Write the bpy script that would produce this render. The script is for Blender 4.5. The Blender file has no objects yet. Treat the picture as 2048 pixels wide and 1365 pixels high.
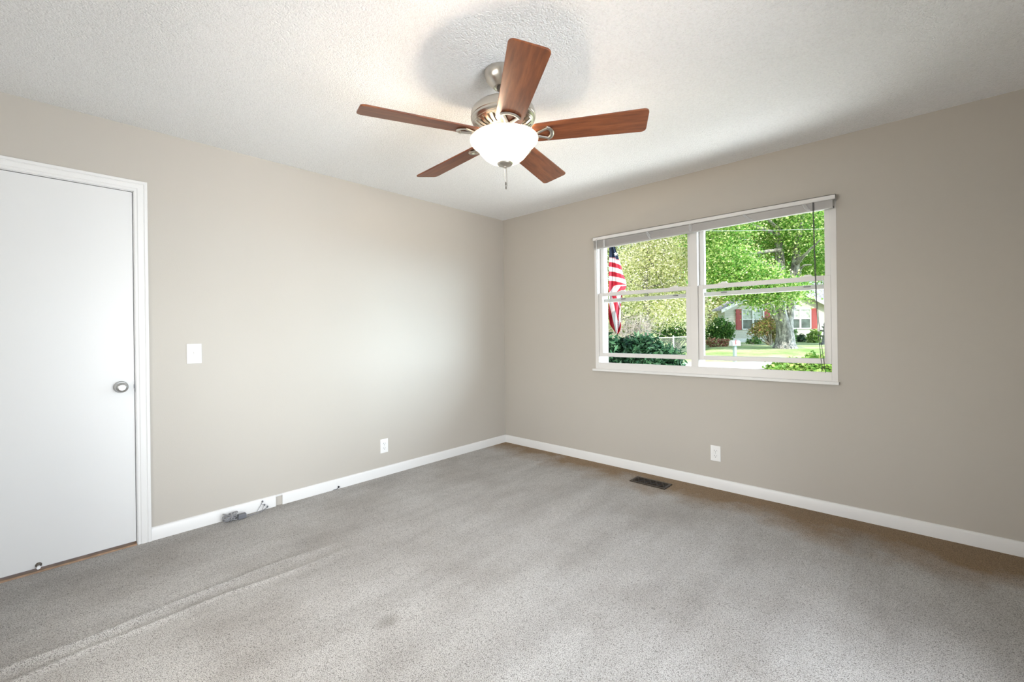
import bpy, math, random
import numpy as np
from mathutils import Matrix, Vector, Euler

C = bpy.context.scene.collection
scene = bpy.context.scene
PI = math.pi

# ------------------------------------------------------------------ camera
CAM = np.array([3.3424, -3.4852, 1.2095])
YAW, ROLL, FPX, CY = 0.7468, -0.0126, 875.0, 664.4
FWD = np.array([-math.sin(YAW), math.cos(YAW), 0.0])
R0 = np.array([math.cos(YAW), math.sin(YAW), 0.0])
U0 = np.array([0.0, 0.0, 1.0])
RGT = math.cos(ROLL) * R0 + math.sin(ROLL) * U0
UPV = -math.sin(ROLL) * R0 + math.cos(ROLL) * U0


def at(px, py, d):
    """world point seen at photo pixel (px, py) at depth d in front of the camera"""
    return CAM + d * (FWD + RGT * (px - 1024) / FPX - UPV * (py - CY) / FPX)


cd = bpy.data.cameras.new('camera')
cam = bpy.data.objects.new('camera', cd)
C.objects.link(cam)
M = Matrix.Identity(4)
for i in range(3):
    M[i][0], M[i][1], M[i][2], M[i][3] = RGT[i], UPV[i], -FWD[i], CAM[i]
cam.matrix_world = M
cd.sensor_width = 36.0
cd.sensor_fit = 'HORIZONTAL'
cd.lens = FPX / 2048 * 36.0
cd.shift_y = (CY - 682.5) / 2048
cd.clip_start = 0.05
cd.clip_end = 300
scene.camera = cam

# ------------------------------------------------------------------ view, sky, sun, added fill lamps
scene.view_settings.view_transform = 'Standard'
scene.view_settings.look = 'None'
scene.view_settings.exposure = 0.6
scene.view_settings.gamma = 1.0
scene.view_settings.use_curve_mapping = False
cy = scene.cycles
cy.use_denoising = True
cy.max_bounces = 10
cy.diffuse_bounces = 6
cy.transparent_max_bounces = 16
cy.sample_clamp_indirect = 6.0
cy.caustics_reflective = False
cy.caustics_refractive = False

world = bpy.data.worlds.new('sky')
scene.world = world
world.use_nodes = True
wn = world.node_tree
wn.nodes.clear()
wo = wn.nodes.new('ShaderNodeOutputWorld')
wb = wn.nodes.new('ShaderNodeBackground')
ws = wn.nodes.new('ShaderNodeTexSky')
ws.sky_type = 'NISHITA'
ws.sun_disc = False
ws.sun_elevation = math.radians(48)
ws.sun_rotation = math.radians(170)
ws.air_density = 1.0
ws.dust_density = 1.0
wb.inputs['Strength'].default_value = 0.21
wn.links.new(ws.outputs[0], wb.inputs['Color'])
wn.links.new(wb.outputs[0], wo.inputs['Surface'])


def sun(name, frm, strength, color, angle):
    l = bpy.data.lights.new(name, 'SUN')
    l.energy = strength
    l.color = color
    l.angle = math.radians(angle)
    o = bpy.data.objects.new(name, l)
    C.objects.link(o)
    d = -Vector(frm).normalized()
    o.rotation_euler = d.to_track_quat('-Z', 'Y').to_euler()
    o.location = (2.0, 6.0, 9.0)
    return o


sun('sun', (0.22, -0.62, 0.74), 4.3, (1.0, 0.95, 0.86), 0.6)
# added soft sun standing in for skylight, brightens the room through the window
sun('sky_fill_sun', (0.80, 0.52, 0.10), 8.0, (0.72, 0.87, 1.0), 38)


def area(name, loc, direction, sx, sy, power, color):
    l = bpy.data.lights.new(name, 'AREA')
    l.shape = 'RECTANGLE'
    l.size, l.size_y = sx, sy
    l.energy = power
    l.color = color
    o = bpy.data.objects.new(name, l)
    C.objects.link(o)
    o.location = loc
    o.rotation_euler = Vector(direction).to_track_quat('-Z', 'Y').to_euler()
    return o


# added fill lamp outside the made-up side window (out of frame)
area('side_window_fill', (5.20, -2.50, 1.80), (-1, 0, -0.22), 2.1, 1.5, 132, (0.89, 0.945, 1.0))
# added fill lamp outside the made-up window behind the camera
area('rear_window_fill', (1.80, -5.30, 1.60), (0.0, 1, -0.12), 2.0, 1.4, 104, (1.0, 0.97, 0.92))
# added upward lamp outside, standing in for ground bounce on the ceiling
area('ground_fill', (2.6, 1.1, -0.12), (-0.1, -0.2, 1), 3.0, 1.7, 165, (0.97, 0.98, 1.0))
area('ground_fill_side', (7.5, -2.60, -0.10), (-1, 0, 0.5), 3.4, 2.3, 310, (0.91, 0.955, 1.0))  # added lamp throwing fill up through the side opening

# ------------------------------------------------------------------ mesh helpers


class MB:
    def __init__(s):
        s.v, s.f, s.uv = [], [], None

    def add(s, vs, fs):
        n = len(s.v)
        s.v += [tuple(map(float, p)) for p in vs]
        s.f += [tuple(i + n for i in f) for f in fs]
        return s

    def box(s, x0, x1, y0, y1, z0, z1):
        vs = [(x, y, z) for z in (z0, z1) for y in (y0, y1) for x in (x0, x1)]
        return s.add(vs, [(0, 2, 3, 1), (4, 5, 7, 6), (0, 1, 5, 4), (2, 6, 7, 3), (0, 4, 6, 2), (1, 3, 7, 5)])

    def lathe(s, prof, n=32, axis='z', c=(0, 0, 0), a0=0.0):
        """prof: list of (r, h)"""
        rows = []
        vs = []
        for r, h in prof:
            row = []
            for k in range(n):
                a = a0 + 2 * PI * k / n
                p = (r * math.cos(a), r * math.sin(a), h)
                if axis == 'x':
                    p = (p[2], p[0], p[1])
                elif axis == 'y':
                    p = (p[1], p[2], p[0])
                row.append(len(vs))
                vs.append((p[0] + c[0], p[1] + c[1], p[2] + c[2]))
            rows.append(row)
        fs = []
        for i in range(len(rows) - 1):
            for k in range(n):
                a, b = rows[i][k], rows[i][(k + 1) % n]
                d, e = rows[i + 1][k], rows[i + 1][(k + 1) % n]
                fs.append((a, b, e, d))
        if prof[0][0] > 1e-5:
            fs.append(tuple(reversed(rows[0])))
        if prof[-1][0] > 1e-5:
            fs.append(tuple(rows[-1]))
        return s.add(vs, fs)

    def tube(s, path, rad, n=8, close=False, flat=1.0):
        P = [np.array(p, float) for p in path]
        m = len(P)
        rads = rad if hasattr(rad, '__len__') else [rad] * m
        vs, fs = [], []
        up = None
        for i in range(m):
            if close:
                t = P[(i + 1) % m] - P[i - 1]
            else:
                t = P[min(i + 1, m - 1)] - P[max(i - 1, 0)]
            t = t / (np.linalg.norm(t) + 1e-12)
            if up is None:
                up = np.array([0, 0, 1.0]) if abs(t[2]) < 0.9 else np.array([1.0, 0, 0])
            b = np.cross(t, up)
            b /= np.linalg.norm(b) + 1e-12
            up = np.cross(b, t)
            for k in range(n):
                a = 2 * PI * k / n
                vs.append(P[i] + rads[i] * (math.cos(a) * b + flat * math.sin(a) * up))
        rng = m if close else m - 1
        for i in range(rng):
            j = (i + 1) % m
            for k in range(n):
                k2 = (k + 1) % n
                fs.append((i * n + k, i * n + k2, j * n + k2, j * n + k))
        if not close:
            fs.append(tuple(reversed(range(n))))
            fs.append(tuple((m - 1) * n + k for k in range(n)))
        return s.add(vs, fs)

    def prism(s, poly, h0, h1, plane='xy'):
        """poly 2D ccw, extruded along the third axis"""
        n = len(poly)

        def mk(a, b, h):
            return {'xy': (a, b, h), 'xz': (a, h, b), 'yz': (h, a, b)}[plane]
        vs = [mk(a, b, h0) for a, b in poly] + [mk(a, b, h1) for a, b in poly]
        fs = [tuple(reversed(range(n))), tuple(range(n, 2 * n))]
        for i in range(n):
            j = (i + 1) % n
            fs.append((i, j, n + j, n + i))
        return s.add(vs, fs)

    def sphere(s, c, r, n=10, m=6, sc=(1, 1, 1)):
        prof = []
        vs, fs = [], []
        for i in range(m + 1):
            th = PI * i / m
            for k in range(n):
                a = 2 * PI * k / n
                vs.append((c[0] + r * sc[0] * math.sin(th) * math.cos(a), c[1] + r * sc[1] * math.sin(th) * math.sin(a), c[2] + r * sc[2] * math.cos(th)))
        for i in range(m):
            for k in range(n):
                k2 = (k + 1) % n
                fs.append((i * n + k, (i + 1) * n + k, (i + 1) * n + k2, i * n + k2))
        return s.add(vs, fs)

    def arrays(s, V, F):
        n = len(s.v)
        s.v += [tuple(p) for p in V.tolist()]
        s.f += [tuple(r) for r in (F + n).tolist()]
        return s

    def build(s, name, mat, parent=None, smooth=False, bev=0.0, segs=2, local=False, origin=None):
        me = bpy.data.meshes.new(name)
        org = np.zeros(3)
        if parent is not None and not local:
            org = np.array(parent.get('_org', (0, 0, 0)), float)
        elif origin is not None:
            org = np.array(origin, float)
        V = s.v
        if np.any(org != 0):
            V = [tuple(p) for p in (np.array(s.v) - org).tolist()]
        me.from_pydata(V, [], s.f)
        me.update()
        if mat is not None:
            me.materials.append(mat)
        if smooth:
            me.polygons.foreach_set('use_smooth', [True] * len(me.polygons))
            try:
                me.set_sharp_from_angle(angle=math.radians(smooth if smooth is not True else 40))
            except Exception:
                pass
        o = bpy.data.objects.new(name, me)
        C.objects.link(o)
        if parent is not None:
            o.parent = parent
            o['_org'] = [float(a) for a in org]
        elif origin is not None:
            o.location = tuple(float(a) for a in org)
            o['_org'] = [float(a) for a in org]
        if bev > 0:
            b = o.modifiers.new('bevel', 'BEVEL')
            b.width = bev
            b.segments = segs
            b.limit_method = 'ANGLE'
            b.angle_limit = math.radians(40)
            b.harden_normals = False
        return o


def tag(o, label, cat, group=None, kind=None):
    o['label'] = label
    o['category'] = cat
    if group:
        o['group'] = group
    if kind:
        o['kind'] = kind
    return o


def empty(name, loc):
    o = bpy.data.objects.new(name, None)
    C.objects.link(o)
    o.location = tuple(float(a) for a in loc)
    o.empty_display_size = 0.1
    o['_org'] = [float(a) for a in loc]
    return o


def thing(name, loc, label, cat, group=None, kind=None):
    return tag(empty(name, loc), label, cat, group, kind)


def copy_tree(o, parent=None):
    c = o.copy()
    C.objects.link(c)
    c.parent = parent
    for ch in list(o.children):
        copy_tree(ch, c)
    return c


# ------------------------------------------------------------------ materials


def newmat(name):
    m = bpy.data.materials.new(name)
    m.use_nodes = True
    nt = m.node_tree
    b = nt.nodes['Principled BSDF']
    return m, nt, b


def N(nt, t, **kw):
    n = nt.nodes.new(t)
    for k, v in kw.items():
        if k in n.inputs:
            n.inputs[k].default_value = v
        else:
            setattr(n, k, v)
    return n


def coords(nt, kind='Object', scale=(1, 1, 1)):
    tc = N(nt, 'ShaderNodeTexCoord')
    mp = N(nt, 'ShaderNodeMapping')
    mp.inputs['Scale'].default_value = scale
    nt.links.new(tc.outputs[kind], mp.inputs['Vector'])
    return mp.outputs[0]


def ramp(nt, src, stops):
    r = N(nt, 'ShaderNodeValToRGB')
    while len(r.color_ramp.elements) < len(stops):
        r.color_ramp.elements.new(0.5)
    for e, (p, c) in zip(r.color_ramp.elements, stops):
        e.position = p
        e.color = (*c, 1) if len(c) == 3 else c
    nt.links.new(src, r.inputs[0])
    return r.outputs[0]


def bump(nt, b, src, strength, dist):
    bp = N(nt, 'ShaderNodeBump', Strength=strength, Distance=dist)
    nt.links.new(src, bp.inputs['Height'])
    nt.links.new(bp.outputs[0], b.inputs['Normal'])
    return bp


def simple(name, col, rough=0.5, metal=0.0, spec=0.5, var=0.0, vscale=20, bstr=0.0, bscale=200, bdist=0.001):
    m, nt, b = newmat(name)
    b.inputs['Base Color'].default_value = (*col, 1)
    b.inputs['Roughness'].default_value = rough
    b.inputs['Metallic'].default_value = metal
    b.inputs['Specular IOR Level'].default_value = spec
    co = coords(nt)
    if var > 0:
        n = N(nt, 'ShaderNodeTexNoise', Scale=vscale, Detail=4.0)
        nt.links.new(co, n.inputs['Vector'])
        c = ramp(nt, n.outputs[0], [(0.3, tuple(a * (1 - var) for a in col)), (0.7, tuple(min(1, a * (1 + var)) for a in col))])
        nt.links.new(c, b.inputs['Base Color'])
    if bstr > 0:
        n2 = N(nt, 'ShaderNodeTexNoise', Scale=bscale, Detail=3.0)
        nt.links.new(co, n2.inputs['Vector'])
        bump(nt, b, n2.outputs[0], bstr, bdist)
    return m


MAT = {}
MAT['wall'] = simple('wall_paint', (0.455, 0.425, 0.38), 0.55, spec=0.35, var=0.012, vscale=1.5, bstr=0.12, bscale=160, bdist=0.002)
MAT['trim'] = simple('white_trim_paint', (0.70, 0.695, 0.685), 0.38, bstr=0.06, bscale=60, bdist=0.001)
MAT['door'] = simple('white_door_paint', (0.66, 0.66, 0.655), 0.42, bstr=0.05, bscale=30, bdist=0.001)
MAT['vinyl'] = simple('white_window_vinyl', (0.69, 0.675, 0.66), 0.35)
MAT['plate'] = simple('white_plate_plastic', (0.77, 0.765, 0.755), 0.3)
MAT['slot'] = simple('dark_slot', (0.02, 0.02, 0.022), 0.6)
MAT['nickel'] = simple('brushed_nickel', (0.60, 0.56, 0.50), 0.28, metal=1.0, bstr=0.05, bscale=300, bdist=0.0005)
MAT['nickel_dark'] = simple('dark_nickel', (0.22, 0.20, 0.18), 0.35, metal=1.0)
MAT['chrome'] = simple('satin_chrome', (0.52, 0.52, 0.52), 0.40, metal=1.0)
MAT['black'] = simple('black_plastic', (0.015, 0.015, 0.016), 0.4)
MAT['blind'] = simple('grey_blind_slats', (0.40, 0.385, 0.375), 0.45)
MAT['cord'] = simple('blind_cord', (0.09, 0.09, 0.095), 0.7)
MAT['cable'] = simple('grey_cable', (0.24, 0.24, 0.25), 0.5)
MAT['cable_dark'] = simple('dark_grey_plug', (0.13, 0.135, 0.15), 0.5)
MAT['bronze'] = simple('bronze_register', (0.055, 0.042, 0.032), 0.42, metal=0.6)
MAT['rubber'] = simple('white_rubber', (0.8, 0.8, 0.8), 0.6)
MAT['threshold'] = simple('tan_threshold_wood', (0.33, 0.21, 0.13), 0.6, var=0.2, vscale=25)


def clear_plastic():
    m, nt, b = newmat('clear_plastic')
    t = N(nt, 'ShaderNodeBsdfTransparent')
    t.inputs[0].default_value = (0.92, 0.92, 0.92, 1)
    mx = N(nt, 'ShaderNodeMixShader', Fac=0.45)
    b.inputs['Base Color'].default_value = (0.8, 0.8, 0.8, 1)
    b.inputs['Roughness'].default_value = 0.15
    nt.links.new(t.outputs[0], mx.inputs[1])
    nt.links.new(b.outputs[0], mx.inputs[2])
    nt.links.new(mx.outputs[0], nt.nodes['Material Output'].inputs['Surface'])
    return m


def window_glass():
    m, nt, b = newmat('window_glass')
    t = N(nt, 'ShaderNodeBsdfTransparent')
    t.inputs[0].default_value = (0.95, 0.965, 0.96, 1)
    g = N(nt, 'ShaderNodeBsdfGlossy')
    g.inputs['Roughness'].default_value = 0.02
    fr = N(nt, 'ShaderNodeFresnel', IOR=1.06)
    ge = N(nt, 'ShaderNodeNewGeometry')
    inv = N(nt, 'ShaderNodeMath', operation='SUBTRACT')
    inv.inputs[0].default_value = 1.0
    nt.links.new(ge.outputs['Backfacing'], inv.inputs[1])
    mul = N(nt, 'ShaderNodeMath', operation='MULTIPLY')
    nt.links.new(fr.outputs[0], mul.inputs[0])
    nt.links.new(inv.outputs[0], mul.inputs[1])
    mx = N(nt, 'ShaderNodeMixShader')
    nt.links.new(mul.outputs[0], mx.inputs[0])
    nt.links.new(t.outputs[0], mx.inputs[1])
    nt.links.new(g.outputs[0], mx.inputs[2])
    nt.links.new(mx.outputs[0], nt.nodes['Material Output'].inputs['Surface'])
    return m


MAT['clear'] = clear_plastic()
MAT['glass'] = window_glass()


def ceiling_mat():
    m, nt, b = newmat('popcorn_ceiling')
    b.inputs['Roughness'].default_value = 0.9
    b.inputs['Specular IOR Level'].default_value = 0.15
    co = coords(nt)
    n1 = N(nt, 'ShaderNodeTexNoise', Scale=88.0, Detail=5.0, Roughness=0.65)
    v1 = N(nt, 'ShaderNodeTexVoronoi', Scale=150.0)
    nt.links.new(co, n1.inputs['Vector'])
    nt.links.new(co, v1.inputs['Vector'])
    ma = N(nt, 'ShaderNodeMath', operation='MULTIPLY_ADD')
    ma.inputs[1].default_value = -0.55
    nt.links.new(v1.outputs['Distance'], ma.inputs[0])
    nt.links.new(n1.outputs[0], ma.inputs[2])
    c = ramp(nt, n1.outputs[0], [(0.32, (0.84, 0.837, 0.83)), (0.50, (0.90, 0.90, 0.895)), (0.75, (0.93, 0.93, 0.925))])
    nt.links.new(c, b.inputs['Base Color'])
    bump(nt, b, ma.outputs[0], 0.75, 0.011)
    return m


MAT['ceiling'] = ceiling_mat()


def carpet_mat():
    m, nt, b = newmat('beige_carpet')
    b.inputs['Roughness'].default_value = 0.95
    b.inputs['Specular IOR Level'].default_value = 0.1
    b.inputs['Sheen Weight'].default_value = 0.15
    co = coords(nt)
    # tufts
    warp = N(nt, 'ShaderNodeTexNoise', Scale=95.0, Detail=2.0)
    nt.links.new(co, warp.inputs['Vector'])
    mixv = N(nt, 'ShaderNodeVectorMath', operation='MULTIPLY_ADD')
    mixv.inputs[1].default_value = (0.012, 0.012, 0.012)
    nt.links.new(warp.outputs['Color'], mixv.inputs[0])
    nt.links.new(co, mixv.inputs[2])
    vo = N(nt, 'ShaderNodeTexVoronoi', Scale=300.0)
    nt.links.new(mixv.outputs[0], vo.inputs['Vector'])
    fine = N(nt, 'ShaderNodeTexNoise', Scale=330.0, Detail=3.0, Roughness=0.7)
    nt.links.new(co, fine.inputs['Vector'])
    # broad wear and pile direction
    big = N(nt, 'ShaderNodeTexNoise', Scale=1.6, Detail=4.0, Roughness=0.6)
    nt.links.new(co, big.inputs['Vector'])
    stre = N(nt, 'ShaderNodeTexNoise', Scale=1.0, Detail=3.0, Roughness=0.6)
    nt.links.new(coords(nt, 'Object', (5.5, 1.1, 1.0)), stre.inputs['Vector'])
    base = ramp(nt, big.outputs[0], [(0.30, (0.60, 0.565, 0.525)), (0.5, (0.73, 0.70, 0.665)), (0.70, (0.80, 0.775, 0.745))])
    st = ramp(nt, stre.outputs[0], [(0.35, (0.87, 0.865, 0.86)), (0.6, (1, 1, 1))])
    mul = N(nt, 'ShaderNodeMix', data_type='RGBA', blend_type='MULTIPLY')
    mul.inputs['Factor'].default_value = 1.0
    nt.links.new(base, mul.inputs['A'])
    nt.links.new(st, mul.inputs['B'])
    # warm shade along the window wall painted as a tan strip, ragged edge
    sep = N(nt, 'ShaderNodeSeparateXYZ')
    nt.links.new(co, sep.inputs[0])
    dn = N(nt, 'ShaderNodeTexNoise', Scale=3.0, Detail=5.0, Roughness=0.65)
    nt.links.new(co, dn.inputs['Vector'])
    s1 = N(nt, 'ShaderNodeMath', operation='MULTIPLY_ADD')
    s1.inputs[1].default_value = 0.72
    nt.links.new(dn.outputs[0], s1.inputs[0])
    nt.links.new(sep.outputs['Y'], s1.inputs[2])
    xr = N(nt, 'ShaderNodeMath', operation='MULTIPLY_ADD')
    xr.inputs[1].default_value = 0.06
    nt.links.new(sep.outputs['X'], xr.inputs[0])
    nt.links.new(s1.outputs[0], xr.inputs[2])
    wall_shade = ramp(nt, xr.outputs[0], [(-0.0, (0, 0, 0)), (0.34, (0.95, 0.95, 0.95))])
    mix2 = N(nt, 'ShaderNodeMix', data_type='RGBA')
    nt.links.new(wall_shade, mix2.inputs['Factor'])
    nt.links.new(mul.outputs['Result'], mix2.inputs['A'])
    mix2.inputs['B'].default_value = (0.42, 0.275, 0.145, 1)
    # small dark spot at a dent in the pile, drawn out lengthwise
    vd = N(nt, 'ShaderNodeVectorMath', operation='SUBTRACT')
    vd.inputs[1].default_value = (1.697, -2.489, 0.0)
    nt.links.new(mixv.outputs[0], vd.inputs[0])
    vsx = N(nt, 'ShaderNodeVectorMath', operation='MULTIPLY')
    vsx.inputs[1].default_value = (1.0, 0.75, 0.0)
    nt.links.new(vd.outputs[0], vsx.inputs[0])
    vl = N(nt, 'ShaderNodeVectorMath', operation='LENGTH')
    nt.links.new(vsx.outputs[0], vl.inputs[0])
    dark_spot = ramp(nt, vl.outputs['Value'], [(0.012, (0.42, 0.40, 0.36)), (0.050, (1, 1, 1))])
    mst = N(nt, 'ShaderNodeMix', data_type='RGBA', blend_type='MULTIPLY')
    mst.inputs['Factor'].default_value = 0.55
    nt.links.new(mix2.outputs['Result'], mst.inputs['A'])
    nt.links.new(dark_spot, mst.inputs['B'])
    # dark gaps between tufts
    hgt = N(nt, 'ShaderNodeMath', operation='MULTIPLY_ADD')
    hgt.inputs[1].default_value = -0.7
    nt.links.new(vo.outputs['Distance'], hgt.inputs[0])
    nt.links.new(fine.outputs[0], hgt.inputs[2])
    gap = ramp(nt, hgt.outputs[0], [(0.0, (0.40, 0.385, 0.37)), (0.09, (0.80, 0.79, 0.78)), (0.20, (0.98, 0.98, 0.98)), (0.42, (1.08, 1.08, 1.08))])
    mul2 = N(nt, 'ShaderNodeMix', data_type='RGBA', blend_type='MULTIPLY')
    mul2.inputs['Factor'].default_value = 1.0
    nt.links.new(mst.outputs['Result'], mul2.inputs['A'])
    nt.links.new(gap, mul2.inputs['B'])
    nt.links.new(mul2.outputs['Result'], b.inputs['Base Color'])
    bump(nt, b, hgt.outputs[0], 0.9, 0.010)
    return m


MAT['carpet'] = carpet_mat()


def blade_mat():
    m, nt, b = newmat('cherry_fan_blade')
    co = coords(nt, 'Object', (2.0, 22.0, 8.0))
    n = N(nt, 'ShaderNodeTexNoise', Scale=3.0, Detail=6.0, Roughness=0.6)
    nt.links.new(co, n.inputs['Vector'])
    c = ramp(nt, n.outputs[0], [(0.3, (0.095, 0.024, 0.008)), (0.55, (0.19, 0.055, 0.018)), (0.75, (0.26, 0.085, 0.028))])
    nt.links.new(c, b.inputs['Base Color'])
    b.inputs['Roughness'].default_value = 0.38
    b.inputs['Specular IOR Level'].default_value = 0.5
    return m


MAT['blade'] = blade_mat()


def bowl_mat():
    m, nt, b = newmat('lit_alabaster_glass')
    co = coords(nt, 'Object', (1, 1, 1.6))
    n = N(nt, 'ShaderNodeTexNoise', Scale=9.0, Detail=4.0, Distortion=1.2)
    nt.links.new(co, n.inputs['Vector'])
    c = ramp(nt, n.outputs[0], [(0.3, (1.0, 0.84, 0.62)), (0.7, (1.0, 0.90, 0.72))])
    tr = N(nt, 'ShaderNodeBsdfTranslucent')
    tr.inputs[0].default_value = (0.5, 0.46, 0.40, 1)
    mx = N(nt, 'ShaderNodeMixShader', Fac=0.12)
    b.inputs['Base Color'].default_value = (0.86, 0.83, 0.77, 1)
    b.inputs['Roughness'].default_value = 0.3
    nt.links.new(c, b.inputs['Emission Color'])
    tc = N(nt, 'ShaderNodeTexCoord')
    sp = N(nt, 'ShaderNodeSeparateXYZ')
    nt.links.new(tc.outputs['Object'], sp.inputs[0])
    mr = N(nt, 'ShaderNodeMapRange', interpolation_type='SMOOTHSTEP')
    mr.inputs['From Min'].default_value = -0.322
    mr.inputs['From Max'].default_value = -0.372
    mr.inputs['To Min'].default_value = 0.42
    mr.inputs['To Max'].default_value = 1.6
    nt.links.new(sp.outputs['Z'], mr.inputs['Value'])
    nt.links.new(mr.outputs[0], b.inputs['Emission Strength'])
    nt.links.new(b.outputs[0], mx.inputs[1])
    nt.links.new(tr.outputs[0], mx.inputs[2])
    nt.links.new(mx.outputs[0], nt.nodes['Material Output'].inputs['Surface'])
    return m


MAT['bowl'] = bowl_mat()


def leaf_mat(name, stops, trans=0.45):
    m, nt, b = newmat(name)
    ge = N(nt, 'ShaderNodeNewGeometry')
    c = ramp(nt, ge.outputs['Random Per Island'], stops)
    b.inputs['Roughness'].default_value = 0.55
    b.inputs['Specular IOR Level'].default_value = 0.3
    nt.links.new(c, b.inputs['Base Color'])
    tr = N(nt, 'ShaderNodeBsdfTranslucent')
    nt.links.new(c, tr.inputs[0])
    mx = N(nt, 'ShaderNodeMixShader', Fac=trans)
    nt.links.new(b.outputs[0], mx.inputs[1])
    nt.links.new(tr.outputs[0], mx.inputs[2])
    nt.links.new(mx.outputs[0], nt.nodes['Material Output'].inputs['Surface'])
    return m


MAT['maple'] = leaf_mat('maple_leaves', [(0.0, (0.06, 0.20, 0.03)), (0.35, (0.20, 0.42, 0.07)), (0.65, (0.46, 0.62, 0.16)), (1.0, (0.82, 0.84, 0.46))])
MAT['olive'] = leaf_mat('olive_autumn_leaves', [(0.0, (0.22, 0.30, 0.08)), (0.25, (0.62, 0.66, 0.28)), (0.55, (0.90, 0.88, 0.62)), (1.0, (0.95, 0.89, 0.83))])
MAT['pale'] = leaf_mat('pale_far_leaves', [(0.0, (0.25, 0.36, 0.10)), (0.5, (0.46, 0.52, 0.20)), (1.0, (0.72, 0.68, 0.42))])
MAT['evergreen'] = leaf_mat('dark_shrub_leaves', [(0.0, (0.010, 0.035, 0.018)), (0.55, (0.025, 0.085, 0.035)), (0.9, (0.06, 0.16, 0.07)), (1.0, (0.22, 0.34, 0.20))], 0.12)
MAT['bush'] = leaf_mat('bush_leaves', [(0.0, (0.05, 0.14, 0.035)), (0.6, (0.13, 0.29, 0.07)), (1.0, (0.28, 0.42, 0.12))], 0.3)
MAT['hedge'] = leaf_mat('hedge_leaves', [(0.0, (0.10, 0.24, 0.04)), (0.6, (0.28, 0.46, 0.09)), (1.0, (0.52, 0.58, 0.22))], 0.35)
MAT['redleaf'] = leaf_mat('reddish_leaves', [(0.0, (0.16, 0.20, 0.05)), (0.5, (0.32, 0.34, 0.09)), (0.8, (0.40, 0.17, 0.10)), (1.0, (0.45, 0.42, 0.18))], 0.3)
MAT['lowplant'] = leaf_mat('low_border_leaves', [(0.0, (0.30, 0.07, 0.06)), (0.45, (0.42, 0.20, 0.16)), (0.7, (0.38, 0.42, 0.18)), (1.0, (0.55, 0.56, 0.30))], 0.3)


def bark_mat():
    m, nt, b = newmat('grey_bark')
    co = coords(nt, 'Object', (1, 1, 0.35))
    n = N(nt, 'ShaderNodeTexNoise', Scale=7.0, Detail=8.0, Roughness=0.7)
    nt.links.new(co, n.inputs['Vector'])
    c = ramp(nt, n.outputs[0], [(0.36, (0.07, 0.065, 0.06)), (0.5, (0.26, 0.245, 0.23)), (0.64, (0.56, 0.54, 0.51))])
    nt.links.new(c, b.inputs['Base Color'])
    b.inputs['Roughness'].default_value = 0.9
    bump(nt, b, n.outputs[0], 0.8, 0.05)
    return m


MAT['bark'] = bark_mat()
MAT['twig'] = simple('pale_dry_twigs', (0.36, 0.31, 0.26), 0.9, var=0.3, vscale=3)
MAT['siding_trim'] = simple('white_house_trim', (0.66, 0.66, 0.65), 0.5)
MAT['shutter'] = simple('red_shutter_paint', (0.36, 0.06, 0.055), 0.5)
MAT['far_glass'] = simple('house_window_glass', (0.10, 0.13, 0.12), 0.12, spec=0.6, var=0.5, vscale=2.0)
MAT['curtain'] = simple('pale_curtain', (0.42, 0.47, 0.40), 0.8, var=0.4, vscale=5)
MAT['stone'] = simple('grey_stone', (0.22, 0.23, 0.24), 0.8, var=0.3, vscale=8)
MAT['mailbox'] = simple('pale_mailbox_metal', (0.33, 0.34, 0.34), 0.35, var=0.25, vscale=12)
MAT['post_green'] = simple('grey_green_post', (0.27, 0.35, 0.32), 0.6)
MAT['galv'] = simple('galvanised_fence', (0.70, 0.71, 0.70), 0.45, metal=0.3)
MAT['concrete'] = simple('pale_concrete_road', (0.74, 0.73, 0.70), 0.85, var=0.06, vscale=3)


def siding_mat():
    m, nt, b = newmat('cream_lap_siding')
    tc = N(nt, 'ShaderNodeTexCoord')
    sp = N(nt, 'ShaderNodeSeparateXYZ')
    nt.links.new(tc.outputs['Object'], sp.inputs[0])
    mu = N(nt, 'ShaderNodeMath', operation='MULTIPLY')
    mu.inputs[1].default_value = 7.0
    nt.links.new(sp.outputs['Z'], mu.inputs[0])
    fr = N(nt, 'ShaderNodeMath', operation='FRACT')
    nt.links.new(mu.outputs[0], fr.inputs[0])
    c = ramp(nt, fr.outputs[0], [(0.0, (0.33, 0.32, 0.27)), (0.14, (0.52, 0.50, 0.43)), (1.0, (0.55, 0.53, 0.455))])
    nt.links.new(c, b.inputs['Base Color'])
    b.inputs['Roughness'].default_value = 0.6
    bump(nt, b, fr.outputs[0], 0.4, 0.02)
    return m


MAT['siding'] = siding_mat()
MAT['shingle'] = simple('grey_roof_shingles', (0.30, 0.29, 0.30), 0.9, var=0.45, vscale=6, bstr=0.3, bscale=12, bdist=0.03)


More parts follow.
